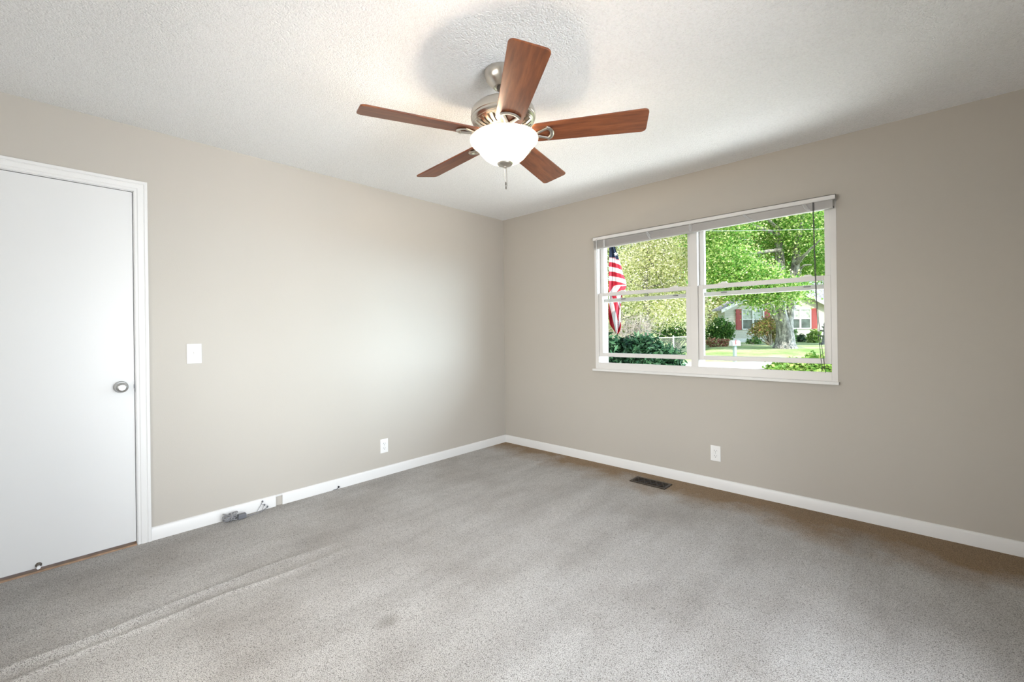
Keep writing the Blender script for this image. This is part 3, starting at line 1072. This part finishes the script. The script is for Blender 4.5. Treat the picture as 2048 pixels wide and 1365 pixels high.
def blade_outline():
    pts = []
    r0, r1, w0, w1, rc = 0.122, 0.6555, 0.060, 0.0737, 0.022
    for k in range(13):                 # rounded root
        a = PI / 2 + PI * k / 12
        pts.append((r0 + 0.045 + 0.045 * math.cos(a), w0 * math.sin(a) if abs(math.sin(a)) < 1 else w0 * math.sin(a)))
    for k in range(7):
        a = -PI / 2 + PI / 2 * k / 6
        pts.append((r1 - rc + rc * math.cos(a), -w1 + rc + rc * math.sin(a)))
    for k in range(7):
        a = PI / 2 * k / 6
        pts.append((r1 - rc + rc * math.cos(a), w1 - rc + rc * math.sin(a)))
    return pts


bm_ = MB().prism(blade_outline(), -0.0035, 0.0035)
ca, sa = math.cos(PITCH), math.sin(PITCH)
bm_.v = [(x, y * ca - z * sa, -0.306 + y * sa + z * ca) for x, y, z in bm_.v]
blade0 = fpart(bm_, 'blade', 'blade', smooth=30, bev=0.0015, rz=TH0)
# blade iron
mb = MB()


def bl(x, y, z):   # point on the blade's lower face
    return (x, y * ca, -0.306 + y * sa - 0.0085 + z)


tips = []
mb.tube([(0.066, 0, -0.284), (0.085, 0, -0.290), (0.105, 0, -0.302), (0.122, 0, -0.313), bl(0.140, 0, -0.002)], [0.013, 0.0115, 0.0105, 0.010, 0.010], 8, flat=0.6)
for sg in (1, -1):
    mb.tube([bl(0.132, 0, -0.003), bl(0.157, sg * 0.010, -0.001), bl(0.186, sg * 0.024, 0), bl(0.206, sg * 0.0335, 0.0005)], [0.010, 0.009, 0.0085, 0.0085], 8, flat=0.6)
mb.tube([bl(0.192 + 0.034 * math.cos(a), 0.040 * math.sin(a), 0.001) for a in np.linspace(-1.25, 1.25, 13)], 0.0105, 8, flat=0.6)
iron0 = fpart(mb, 'blade_iron', 'nickel', smooth=50, rz=TH0)
for k in range(1, 5):
    for src in (blade0, iron0):
        c_ = src.copy()
        C.objects.link(c_)
        c_.parent = fan
        c_.rotation_euler = (TILT @ Matrix.Rotation(TH0 + 2 * PI * k / 5, 4, 'Z')).to_euler()

# glass bowl (double wall)
outer = [(0.161, -0.321), (0.1615, -0.325), (0.158, -0.334), (0.150, -0.343), (0.139, -0.351), (0.130, -0.358), (0.124, -0.367), (0.119, -0.377), (0.112, -0.386), (0.097, -0.404), (0.076, -0.420), (0.050, -0.432), (0.020, -0.438)]
inner = [(r_ - 0.004 if r_ > 0.03 else r_, z_ + 0.004) for r_, z_ in reversed(outer)]
fpart(MB().lathe(outer + inner, 72), 'light_bowl', 'bowl', smooth=60)
fpart(MB().lathe([(0.0, -0.433), (0.037, -0.4325), (0.0375, -0.436), (0.034, -0.441), (0.018, -0.446), (0.008, -0.449), (0.007, -0.456), (0.0, -0.458)], 36), 'finial', 'nickel', smooth=35)
for (ox, oy, L, beads) in ((-0.003, -0.003, 0.070, True), (0.004, 0.004, 0.088, False)):
    mb = MB()
    if beads:
        nb = int(L / 0.0052)
        for i in range(nb):
            mb.sphere((ox, oy, -0.455 - i * 0.0052), 0.0021, 6, 4)
        mb.tube([(ox, oy, -0.452), (ox, oy, -0.455 - L)], 0.0008, 4)
    else:
        mb.tube([(ox, oy, -0.452), (ox, oy, -0.455 - L)], 0.0013, 6)
    ch = fpart(mb, 'pull_chain', 'nickel')
    fpart(MB().lathe([(0, -0.451 - L), (0.002, -0.453 - L), (0.0035, -0.460 - L), (0.003, -0.468 - L), (0, -0.470 - L)], 10), 'pull_fob', 'nickel_dark', parent=ch)
for k in range(3):
    a = 0.5 + 2 * PI * k / 3
    l = bpy.data.lights.new('fan_bulb', 'POINT')
    l.energy = 38
    l.color = (1.0, 0.80, 0.58)
    l.shadow_soft_size = 0.04
    o = bpy.data.objects.new('fan_bulb', l)
    C.objects.link(o)
    o.parent = fan
    o.location = (0.085 * math.cos(a), 0.085 * math.sin(a), -0.332)

# ------------------------------------------------------------------ outdoors


def smooth01(t):
    t = min(1, max(0, t))
    return t * t * (3 - 2 * t)


def depth_lat(x, y):
    v = np.array([x - CAM[0], y - CAM[1], 0])
    dd = float(v @ FWD)
    return dd, float(v @ R0) / max(dd, 1)


def ground_z(x, y):
    dd, lat = depth_lat(x, y)
    rise = 0.0
    if dd > 19:
        rise = 0.30 * smooth01((dd - 19) / 7) + 0.016 * max(0, dd - 25)
    k = smooth01((lat - 0.40) / 0.07)
    return -0.2 + rise * (k if dd < 36 else 1) + (0.02 * max(0, dd - 36))


mb = MB()
gx = np.concatenate([np.linspace(-70, -14, 20), np.linspace(-12, 14, 40), np.linspace(16, 50, 12)])
gy = np.concatenate([np.linspace(0.16, 12, 16), np.linspace(13, 45, 50), np.linspace(48, 110, 12)])
V = np.array([(x, y, ground_z(x, y)) for y in gy for x in gx])
nx = len(gx)
F = np.array([(i * nx + j, i * nx + j + 1, (i + 1) * nx + j + 1, (i + 1) * nx + j) for i in range(len(gy) - 1) for j in range(nx - 1)])
mb.arrays(V, F)
struct(mb.build('lawn', MAT['lawn'], smooth=True), 'pale sunlit lawn outside the window', 'lawn')
# pale road across the view
mb = MB()
vs, fs = [], []
for s_ in np.linspace(-30, 40, 60):
    for dd in (15.2, 16.3, 17.4, 18.6):
        p = CAM + dd * FWD + s_ * R0
        vs.append((p[0], p[1], ground_z(p[0], p[1]) + 0.02))
for i in range(59):
    for j in range(3):
        fs.append((i * 4 + j, i * 4 + j + 1, (i + 1) * 4 + j + 1, (i + 1) * 4 + j))
mb.add(vs, [tuple(reversed(f)) for f in fs])
struct(mb.build('road', MAT['concrete']), 'pale concrete road between the lawns outside', 'road')

rng = np.random.default_rng(7)


def leaves(mb, blobs, size, per=9, spread=0.28, droop=0.35, long=1.0):
    """blobs: (center, (rx,ry,rz), clusters)"""
    Vs, Fs = [], []
    n0 = 0
    for cc, rad, k in blobs:
        dirs = rng.normal(size=(k, 3))
        dirs /= np.linalg.norm(dirs, axis=1)[:, None]
        rr = rng.uniform(0.35, 1.0, k) ** 0.5
        P = np.array(cc) + dirs * rr[:, None] * np.array(rad)
        P = np.repeat(P, per, axis=0) + rng.normal(size=(k * per, 3)) * spread
        m = len(P)
        s = size * rng.uniform(0.6, 1.3, m)
        nrm = rng.normal(size=(m, 3))
        nrm[:, 2] = np.abs(nrm[:, 2]) + droop
        nrm /= np.linalg.norm(nrm, axis=1)[:, None]
        a_ = np.cross(nrm, rng.normal(size=(m, 3)))
        a_ /= np.linalg.norm(a_, axis=1)[:, None]
        b_ = np.cross(nrm, a_)
        sl = (s * long)[:, None]
        sw = s[:, None]
        q = np.stack([P - a_ * sl * 0.5, P + b_ * sw * 0.42 - nrm * sw * 0.08, P + a_ * sl * 0.55, P - b_ * sw * 0.42 - nrm * sw * 0.08], 1).reshape(-1, 3)
        Vs.append(q)
        Fs.append(np.arange(m * 4).reshape(-1, 4) + n0)
        n0 += m * 4
    mb.arrays(np.concatenate(Vs), np.concatenate(Fs))
    return mb


def limb(p0, p1, r0, r1, bend=0.12, n=7, rd=None):
    p0, p1 = np.array(p0, float), np.array(p1, float)
    L = np.linalg.norm(p1 - p0)
    off = (rd or rng).normal(size=3) * L * bend
    pts, rs = [], []
    for i in range(n):
        t = i / (n - 1)
        pts.append(p0 + (p1 - p0) * t + off * math.sin(PI * t) + rng.normal(size=3) * r0 * 0.15 * (0 < i < n - 1))
        rs.append(r0 + (r1 - r0) * t)
    return pts, rs


# --- maple in front of the house
D = 25.0
b0 = at(1570, 697, D)
b0[2] = ground_z(b0[0], b0[1]) - 0.02
mt = thing('maple_tree', b0, 'big green maple with forked grey trunk before the cream house', 'tree')
mb = MB()
base = b0
# trunk: flared foot, two stems
fork = at(1569, 640, D)
lt = [base, at(1570, 688, D), at(1570, 670, D), at(1567, 650, D), at(1562, 625, D), at(1560, 600, D), at(1562, 560, D), at(1560, 520, D + .5), at(1556, 480, D + .5), at(1558, 440, D + 1), at(1562, 390, D + 1)]
mb.tube(lt, [0.66, 0.52, 0.45, 0.38, 0.28, 0.26, 0.25, 0.24, 0.2, 0.16, 0.11], 14)
rt = [at(1571, 680, D - .05), at(1572, 660, D - .05), at(1576, 640, D), at(1582, 615, D), at(1584, 590, D), at(1588, 560, D), at(1592, 520, D), at(1596, 480, D - .5), at(1602, 440, D - .5), at(1600, 380, D)]
mb.tube(rt, [0.44, 0.38, 0.27, 0.23, 0.22, 0.25, 0.21, 0.17, 0.13, 0.1], 12)
mb.tube([at(1557, 640, D), at(1546, 622, D), at(1533, 606, D), at(1519, 588, D - .5), at(1500, 560, D - 1)], [0.2, 0.17, 0.14, 0.11, 0.07], 10)
mb.tube([at(1555, 698, D - .3), at(1562, 692, D - .1), at(1568, 684, D)], [0.10, 0.24, 0.3], 10)
mb.tube([at(1586, 697, D - .3), at(1580, 692, D - .1), at(1574, 684, D)], [0.10, 0.22, 0.3], 10)
mb.build('trunk', MAT['bark'], mt, smooth=60)
brs = [((1560, 540), (1470, 490), 0.14), ((1562, 500), (1450, 520), 0.12), ((1558, 470), (1430, 420), 0.12), ((1592, 530), (1640, 480), 0.12), ((1594, 560), (1622, 530), 0.09), ((1600, 470), (1650, 430), 0.09), ((1560, 460), (1500, 400), 0.1), ((1575, 590), (1530, 610), 0.06), ((1588, 575), (1606, 596), 0.06)]
for (p, q, r_) in brs:
    p0, p1 = at(*p, D), at(*q, D - rng.uniform(0, 3))
    pts, rs = limb(p0, p1, r_, 0.03, 0.06)
    MB().tube(pts, rs, 7).build('branch', MAT['bark'], mt, smooth=60)
sc = D / FPX
blobs = []
for (px_, py_, rx, ry, k, dz) in [(1440, 450, 70, 60, 300, -1), (1500, 470, 60, 60, 300, 1.5), (1450, 540, 55, 42, 260, -2), (1510, 560, 45, 30, 150, -2), (1560, 440, 70, 50, 280, 2), (1620, 440, 60, 60, 300, -1), (1650, 500, 45, 60, 240, 0), (1610, 520, 40, 50, 170, 2), (1560, 520, 40, 50, 150, 2.5), (1510, 592, 22, 8, 45, -1.5), (1545, 596, 24, 10, 55, -1.3), (1595, 584, 26, 10, 40, -1.5), (1468, 578, 34, 12, 60, -1), (1420, 500, 40, 80, 160, 1), (1560, 350, 130, 50, 330, 0), (1535, 576, 60, 10, 90, -1.5)]:
    blobs.append((at(px_, py_, D + dz), (rx * sc, rx * sc * 0.7, ry * sc), k))
leaves(MB(), blobs, 0.118, per=27, spread=0.32).build('foliage', MAT['maple'], mt)


def tree(name, label, px_, base_y, d, tr, blobspec, mat, size, per=8, group=None, spread=0.4, bark='bark'):
    p0 = at(px_, base_y, d)
    p0[2] = ground_z(p0[0], p0[1]) - 0.03
    t = thing(name, p0, label, 'tree', group)
    sc_ = d / FPX
    ys_ = [q[1] for q in blobspec]
    top = at(px_ + rng.uniform(-12, 12), min(ys_), d)
    pts, rs = limb(p0, top, tr, tr * 0.25, 0.02, 9)
    MB().tube(pts, rs, 9).build('trunk', MAT[bark], t, smooth=60)
    bl_ = []
    for (bx, by, rx, ry, k) in blobspec:
        c_ = at(bx, by, d + rng.uniform(-1.5, 1.5))
        bl_.append((c_, (rx * sc_, rx * sc_ * 0.7, ry * sc_), k))
    mbb = MB()
    for (c_, _, _) in bl_[:6]:
        i_ = rng.integers(4, 8)
        pts2, rs2 = limb(pts[i_], c_, tr * 0.35, 0.03, 0.08)
        mbb.tube(pts2, rs2, 6)
    mbb.build('branches', MAT[bark], t, smooth=60)
    leaves(MB(), bl_, size, per=per, spread=spread).build('foliage', MAT[mat], t)
    return t


# --- trees seen through the left half
tree('oak_tree', 'yellow-olive tree filling the left half of the window view', 1300, 690, 27, 0.22,
     [(1280, 520, 55, 50, 230), (1330, 500, 50, 60, 230), (1370, 560, 45, 50, 180), (1290, 600, 45, 35, 150), (1340, 620, 40, 24, 110), (1250, 560, 30, 60, 150), (1385, 470, 50, 50, 150), (1270, 440, 70, 40, 170), (1385, 630, 22, 22, 45)],
     'olive', 0.105, per=27)
tree('autumn_tree', 'pinkish-tan tree left of the cream house, behind the round bush', 1425, 690, 40, 0.25,
     [(1425, 620, 26, 26, 120), (1440, 600, 24, 20, 100), (1410, 650, 22, 22, 90), (1395, 610, 24, 40, 120), (1460, 585, 30, 22, 80)],
     'olive', 0.24)
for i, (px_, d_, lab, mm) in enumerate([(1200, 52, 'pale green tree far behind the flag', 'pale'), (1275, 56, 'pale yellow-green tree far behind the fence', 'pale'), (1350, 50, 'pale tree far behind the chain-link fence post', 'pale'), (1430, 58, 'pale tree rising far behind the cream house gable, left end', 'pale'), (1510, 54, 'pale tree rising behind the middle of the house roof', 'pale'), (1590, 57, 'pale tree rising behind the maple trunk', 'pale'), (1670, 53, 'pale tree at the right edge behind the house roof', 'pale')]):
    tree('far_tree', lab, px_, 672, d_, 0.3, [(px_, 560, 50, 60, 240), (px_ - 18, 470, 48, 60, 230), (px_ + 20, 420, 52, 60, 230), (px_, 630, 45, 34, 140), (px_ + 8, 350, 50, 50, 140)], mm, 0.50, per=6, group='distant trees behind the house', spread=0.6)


# woodland along the horizon, one uncountable mass
mb = MB()
blobs = []
for px_ in range(300, 2900, 65):
    dd = 64 + rng.uniform(-2, 4)
    for py_, k in ((640, 26), (575, 30), (500, 30), (430, 24), (360, 16)):
        c_ = at(px_ + rng.uniform(-25, 25), py_ + rng.uniform(-15, 15), dd)
        blobs.append((c_, (4.2, 4.2, 3.6), k))
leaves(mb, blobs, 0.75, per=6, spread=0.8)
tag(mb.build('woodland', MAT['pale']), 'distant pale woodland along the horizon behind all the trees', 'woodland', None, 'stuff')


def shrub(name, label, px_, base_y, d, blobspec, mat, size, cat='shrub', stems=5, per=8, spread=0.1, long=1.0, zoff=0.0, group=None):
    p0 = at(px_, base_y, d)
    p0[2] = ground_z(p0[0], p0[1]) - 0.02
    t = thing(name, p0, label, cat, group)
    sc_ = d / FPX
    bl_ = []
    mbb = MB()
    for (bx, by, rx, ry, k) in blobspec:
        c_ = at(bx, by, d)
        bl_.append((c_, (rx * sc_, rx * sc_ * 0.8, ry * sc_), k))
        for _ in range(stems):
            q = c_ + rng.normal(size=3) * np.array([rx * sc_, rx * sc_, ry * sc_]) * 0.4
            pts, rs = limb(p0 + rng.normal(size=3) * np.array([0.05, 0.05, 0]), q, 0.02 * max(1, d / 12), 0.006 * max(1, d / 12), 0.08, 5)
            mbb.tube(pts, rs, 5)
    mbb.build('stems', MAT['twig'], t)
    leaves(MB(), bl_, size, per=per, spread=spread, long=long).build('foliage', MAT[mat], t)
    return t


# near dark shrub under the flag
shrub('dark_shrub', 'dark evergreen shrub outside the left half of the window, under the flag', 1270, 790, 6.0,
      [(1235, 711, 36, 28, 150), (1285, 707, 36, 30, 170), (1325, 722, 28, 24, 110), (1255, 740, 60, 28, 180), (1330, 745, 40, 18, 80), (1200, 715, 36, 40, 120)],
      'evergreen', 0.042, per=20, spread=0.05, long=2.3)
# low hedge at lower right
shrub('low_hedge', 'light green clipped hedge below the right half of the window', 1605, 790, 5.6,
      [(1560, 745, 26, 18, 110), (1600, 742, 30, 20, 130), (1640, 735, 30, 26, 150), (1680, 740, 34, 28, 130), (1650, 770, 60, 30, 120)],
      'hedge', 0.045, cat='hedge', per=9, spread=0.035, long=1.3)
# bare branched bush behind the flag
p0 = at(1268, 690, 17.0)
p0[2] = ground_z(p0[0], p0[1])
t = thing('bare_bush', p0, 'bare pale-twigged bush behind the dark shrub', 'shrub')
mb = MB()
for i in range(110):
    q = at(1268 + rng.normal() * 26, 645 + rng.normal() * 12, 17 + rng.normal() * 0.5)
    pts, rs = limb(p0 + rng.normal(size=3) * 0.1, q, 0.013, 0.005, 0.12, 6)
    mb.tube(pts, rs, 4)
    for _ in range(4):
        k_ = rng.integers(2, 6)
        pts2, rs2 = limb(pts[k_], pts[k_] + rng.normal(size=3) * np.array([0.35, 0.35, 0.2]), 0.007, 0.004, 0.1, 4)
        mb.tube(pts2, rs2, 3)
mb.build('twigs', MAT['twig'], t)
shrub('fence_bush', 'dark green bush behind the chain-link fence', 1355, 690, 32, [(1345, 668, 20, 14, 90), (1372, 664, 22, 18, 110), (1330, 672, 16, 12, 60)], 'bush', 0.16, per=8, spread=0.16)

# chain-link fence
D = 26.0
fa, fb = at(1296, 706, D + 0.6), at(1392, 703, D - 0.6)
for q in (fa, fb):
    q[2] = ground_z(q[0], q[1])
f = thing('chain_link_fence', fa, 'silver chain-link fence with a white post beyond the dark shrub', 'fence')
Lf = np.linalg.norm((fb - fa)[:2])
dirf = (fb - fa) / Lf
hf = 0.92
mb = MB()
mb.tube([fa + np.array([0, 0, hf]), fb + np.array([0, 0, hf + 0.03])], 0.035, 8)
mb.build('top_rail', MAT['galv'], f, smooth=True)
tpost = at(1347, 700, D)
tt = float((tpost - fa) @ dirf)
for s_ in (0.03, tt, Lf - 0.02):
    p = fa + dirf * s_
    mb = MB().tube([p, p + np.array([0, 0, hf + 0.08])], 0.045 if s_ == tt else 0.03, 8)
    mb.sphere(p + np.array([0, 0, hf + 0.09]), 0.05 if s_ == tt else 0.035, 8, 5)
    mb.build('post', MAT['galv'], f, smooth=True)
mb = MB()
step = 0.11
nst = int(Lf / step)
for i in range(-int(hf / step), nst):
    for sg in (1, -1):
        s0 = i * step if sg > 0 else i * step + hf
        a0, a1 = 0.0, hf
        xa, xb = s0, s0 + sg * hf
        pts = []
        lo, hi = 0.0, Lf
        t0, t1 = 0.0, 1.0
        if xb != xa:
            ta, tb = (lo - xa) / (xb - xa), (hi - xa) / (xb - xa)
            t0, t1 = max(0, min(ta, tb)), min(1, max(ta, tb))
        if t1 - t0 < 0.02:
            continue
        q0 = fa + dirf * (xa + (xb - xa) * t0) + np.array([0, 0, hf * t0])
        q1 = fa + dirf * (xa + (xb - xa) * t1) + np.array([0, 0, hf * t1])
        mb.tube([q0, q1], 0.005, 3)
mb.build('wire_mesh', MAT['galv'], f)

# --- house across the road
DH = 33.0
S = DH / FPX
h0 = at(1450, 686, DH)
h0[2] = ground_z(h0[0], h0[1])
hz = h0[2]
hs = tag(empty('house', h0), 'cream sided house with red shutters across the road', 'house')
hs.rotation_euler = (0, 0, YAW)
eave, apex_z, apx, wid, dep = 2.80 - hz, 4.78 - hz, 3.92, 7.85, 1.1


def hp(mb, name, mat, parent=None, **kw):
    return mb.build(name, MAT[mat], parent or hs, local=True, **kw)


hp(MB().prism([(0, 0.25), (wid, 0.25), (wid, eave), (apx, apex_z - 0.1), (0, eave)], 0.0, dep, 'xz'), 'wall', 'siding')
hp(MB().box(-0.02, wid + 0.02, -0.03, dep, -0.2, 0.27), 'foundation', 'siding_trim')
for sg in (-1, 1):
    xe = apx + sg * (apx + 0.42)
    ze = eave - (apex_z - eave) * 0.42 / apx
    poly = [(apx, apex_z), (xe, ze), (xe, ze + 0.14), (apx, apex_z + 0.16)]
    if sg < 0:
        poly = list(reversed(poly))
    rf = hp(MB().prism(poly, -0.35, dep + 0.1, 'xz'), 'roof_slope', 'shingle')
    poly = [(apx, apex_z - 0.16), (xe, ze - 0.16), (xe, ze + 0.10), (apx, apex_z + 0.10)]
    if sg < 0:
        poly = list(reversed(poly))
    hp(MB().prism(poly, -0.42, -0.35, 'xz'), 'fascia', 'siding_trim', rf)
# main roof running behind the gable
rf = hp(MB().prism([(1.25, 2.9 - hz + 0.2), (7.0, 5.6 - hz), (7.0, 5.75 - hz), (1.25, 3.05 - hz + 0.2)], 4.2, 16.0, 'yz'), 'roof_slope', 'shingle')
hp(MB().box(apx + 0.3, 15.5, 1.1, 7.5, -0.2, 2.95 - hz + 0.1), 'wall', 'siding')
for x0_, x1_ in ((1.26, 2.96), (4.84, 6.50)):
    z0_, z1_ = 1.15 - hz, 2.71 - hz
    mb = MB()
    xm = (x0_ + x1_) / 2
    fw_ = 0.09
    mb.box(x0_, x1_, -0.06, 0.02, z0_, z0_ + fw_).box(x0_, x1_, -0.06, 0.02, z1_ - fw_, z1_)
    for xx in (x0_, xm - 0.06, x1_ - fw_):
        mb.box(xx, xx + (0.12 if xx == xm - 0.06 else fw_), -0.06, 0.02, z0_, z1_)
    zm = (z0_ + z1_) / 2
    mb.box(x0_, x1_, -0.05, 0.0, zm - 0.03, zm + 0.03)
    wf = hp(mb, 'window', 'siding_trim')
    hp(MB().box(x0_ + 0.02, x1_ - 0.02, -0.02, 0.01, z0_ + 0.02, zm), 'pane', 'far_glass', wf)
    hp(MB().box(x0_ + 0.02, x1_ - 0.02, -0.02, 0.01, zm, z1_ - 0.02), 'pane', 'curtain', wf)
for xx in (0.83, 2.98, 4.40, 6.53):
    mb = MB().box(xx, xx + 0.41, -0.05, 0.0, 1.15 - hz, 2.71 - hz)
    for kz_ in np.arange(1.22, 2.66, 0.075):
        mb.box(xx + 0.05, xx + 0.36, -0.062, -0.05, kz_ - hz, kz_ + 0.045 - hz)
    hp(mb, 'shutter', 'shutter')

# --- planting at the house
shrub('round_bush', 'rounded green bush at the left corner of the cream house', 1440, 692, 29, [(1441, 660, 22, 22, 230), (1425, 668, 16, 16, 110), (1452, 665, 14, 20, 110)], 'bush', 0.13, per=8, spread=0.10)
shrub('border_plants', 'low red and white border plants under the rounded bush', 1435, 693, 27.5, [(1425, 684, 14, 6, 60), (1448, 685, 14, 6, 60), (1436, 689, 18, 5, 50)], 'lowplant', 0.11, per=7, spread=0.08)
shrub('japanese_maple', 'small reddish-green tree before the left house windows', 1540, 690, 28, [(1530, 652, 16, 12, 90), (1517, 662, 17, 10, 80), (1545, 665, 12, 14, 80), (1540, 645, 10, 10, 50), (1552, 670, 9, 14, 50)], 'redleaf', 0.12, cat='tree', per=7, spread=0.12)
shrub('foundation_shrub', 'low dark shrub at the house foundation left of the maple trunk', 1507, 690, 30, [(1508, 684, 16, 5, 70), (1512, 676, 6, 8, 30)], 'bush', 0.11, per=7, spread=0.08)
shrub('foundation_shrub', 'green shrub just right of the maple trunk', 1583, 688, 30, [(1583, 668, 8, 10, 60), (1582, 682, 7, 6, 40)], 'bush', 0.12, per=7, spread=0.08)
shrub('clipped_bush', 'small dark ball-shaped bush under the right house window', 1602, 687, 32.0, [(1602, 678, 9, 8, 140)], 'evergreen', 0.09, per=8, spread=0.05)
shrub('leafy_bush', 'light green spiky bush beside the stone fountain', 1624, 688, 30.7, [(1627, 677, 11, 10, 120), (1630, 668, 7, 6, 40)], 'hedge', 0.12, per=7, spread=0.08, long=1.8)

fz = at(1649, 688, 28.2)
fz[2] = ground_z(fz[0], fz[1])
ft = thing('garden_fountain', fz, 'grey tiered garden fountain at the right end of the house', 'fountain')
mb = MB().lathe([(0, 0), (0.26, 0), (0.24, 0.1), (0.14, 0.16), (0.12, 0.45), (0.16, 0.5), (0, 0.5)], 16, 'z', fz)
mb.build('pedestal', MAT['stone'], ft, smooth=40)
for zz, rr in ((0.48, 0.46), (0.82, 0.28), (1.05, 0.16)):
    mb = MB().lathe([(0, zz), (rr * 0.3, zz), (rr * 0.8, zz + 0.06), (rr, zz + 0.12), (rr * 0.92, zz + 0.12), (rr * 0.6, zz + 0.07), (0, zz + 0.05)], 18, 'z', fz)
    mb.build('basin', MAT['stone'], ft, smooth=40)
MB().lathe([(0, 0.5), (0.07, 0.5), (0.05, 0.8), (0.06, 1.05), (0.03, 1.2), (0.05, 1.28), (0.02, 1.38), (0, 1.4)], 12, 'z', fz).build('stem', MAT['stone'], ft, smooth=40)

# mailbox
dm = 19.0
m0 = at(1469.5, 706, dm)
m0[2] = ground_z(m0[0], m0[1]) - 0.02
mbx = thing('mailbox', m0, 'pale mailbox on a grey-green post by the road', 'mailbox')
mbx.rotation_euler = (0, 0, YAW + 0.25)
zt = at(1469, 692, dm)[2] - m0[2]
MB().box(-0.055, 0.055, -0.055, 0.055, 0, zt).build('post', MAT['post_green'], mbx, local=True)
poly = [(-0.11, zt), (0.11, zt), (0.11, zt + 0.13)] + [(0.11 * math.cos(a), zt + 0.13 + 0.11 * math.sin(a)) for a in np.linspace(0, PI, 9)[1:-1]] + [(-0.11, zt + 0.13)]
mb = MB().prism(poly, -0.20, 0.22, 'yz')
mb.v = [(x, y, z) for x, y, z in mb.v]
bx = mb.build('box', MAT['mailbox'], mbx, local=True, bev=0.006)
MB().box(-0.05, -0.02, -0.125, -0.11, zt + 0.06, zt + 0.26).build('signal_flag', MAT['shutter'], bx, local=True)

# overhead power line
p = thing('power_line', at(1580, 459, 21), 'thin pale overhead wire crossing the maple crown', 'wire')
MB().tube([at(1360, 462, 21), at(1470, 462, 21), at(1560, 460.5, 21), at(1650, 458, 21), at(1800, 452, 21)], 0.008, 5).build('wire', MAT['galv'], p)

# ------------------------------------------------------------------ flag outside the left jamb
DF = 5.2
fl = thing('flag', at(1205, 440, DF), 'american flag hanging outside the left edge of the window', 'flag')
nu, nv = 22, 60
ltab = [(430, 1205), (495, 1219), (520, 1218), (560, 1217), (600, 1218), (630, 1217), (650, 1220), (660, 1227), (668, 1233)]
rtab = [(430, 1214), (495, 1230), (515, 1237), (530, 1242), (548, 1246), (562, 1252), (575, 1253), (583, 1247), (600, 1242), (640, 1241), (652, 1242), (662, 1240), (668, 1236)]
vs, fs, uvs = [], [], []
for j in range(nv + 1):
    py = 430 + (668 - 430) * j / nv
    xl = np.interp(py, [a for a, _ in ltab], [b_ for _, b_ in ltab])
    xr_ = np.interp(py, [a for a, _ in rtab], [b_ for _, b_ in rtab])
    for i in range(nu + 1):
        u = i / nu
        px_ = xl + (xr_ - xl) * u
        dd = DF + 0.05 * math.sin(u * 9 + py * 0.02) * (0.4 + 0.6 * smooth01((py - 500) / 80)) + 0.02 * math.sin(u * 17 + py * 0.05)
        vs.append(at(px_, py, dd))
        if py < 572:       # stripes lie across, sagging to the right
            yy = py - 7 * u * u * (1 if py > 515 else 0.3)
            cant = 0.0 if py < 514 + 5 * u else 1.0
            sc_ = (yy - 515) / 9.4
        else:
            cant = 1.0
            if py < 586:
                sc_ = 5.2 + (px_ - 1217) / 14 + (py - 572) / 20     # curled fold
            else:
                sc_ = 6.4 - (px_ - 1222 - (py - 600) * 0.23) / 9.0
                if px_ - 1236 > (650 - py) * 0.10 and py > 606:
                    sc_ = 3.5 + (px_ - 1238 + (py - 610) * 0.30) / 9.0
        uvs.append((cant, max(0.01, sc_ + 20 if sc_ < 0 else sc_)))
for j in range(nv):
    for i in range(nu):
        a_ = j * (nu + 1) + i
        fs.append((a_, a_ + nu + 1, a_ + nu + 2, a_ + 1))
mb = MB()
mb.add(vs, fs)
cl = mb.build('flag_cloth', MAT['flag'], fl, smooth=180)
uvl = cl.data.uv_layers.new(name='UVMap')
for lp in cl.data.loops:
    uvl.data[lp.index].uv = uvs[lp.vertex_index]
so = cl.modifiers.new('thickness', 'SOLIDIFY')
so.thickness = 0.002
star = simple('white_star_cloth', (0.82, 0.82, 0.84), 0.7)
for (sx, sy, rr) in ((1231.5, 508.5, 4.0), (1225, 489, 3.6), (1219, 470, 3.6)):
    vs = []
    for k in range(10):
        a_ = PI / 2 + PI * k / 5 + 0.1
        rad_ = rr if k % 2 == 0 else rr * 0.4
        vs.append(at(sx + rad_ * math.cos(a_), sy - rad_ * math.sin(a_), DF - 0.075))
    bk = [v + FWD * 0.003 for v in vs]
    mb = MB()
    mb.add(vs + bk, [tuple(range(10)), tuple(reversed(range(10, 20)))] + [(k, 10 + k, 10 + (k + 1) % 10, (k + 1) % 10) for k in range(10)])
    mb.build('star', star, cl)
pb = np.array([0.55, T + 0.02, 1.75])
ptop = at(1206, 425, DF)
pdir = ptop - pb
mb = MB()
mb.tube([pb, ptop + pdir * 0.25], 0.012, 8)
mb.sphere(ptop + pdir * 0.26, 0.022, 8, 6)
mb.build('pole', MAT['siding_trim'], fl, smooth=True)
MB().box(0.51, 0.59, T, T + 0.03, 1.68, 1.80).build('bracket', MAT['galv'], fl)
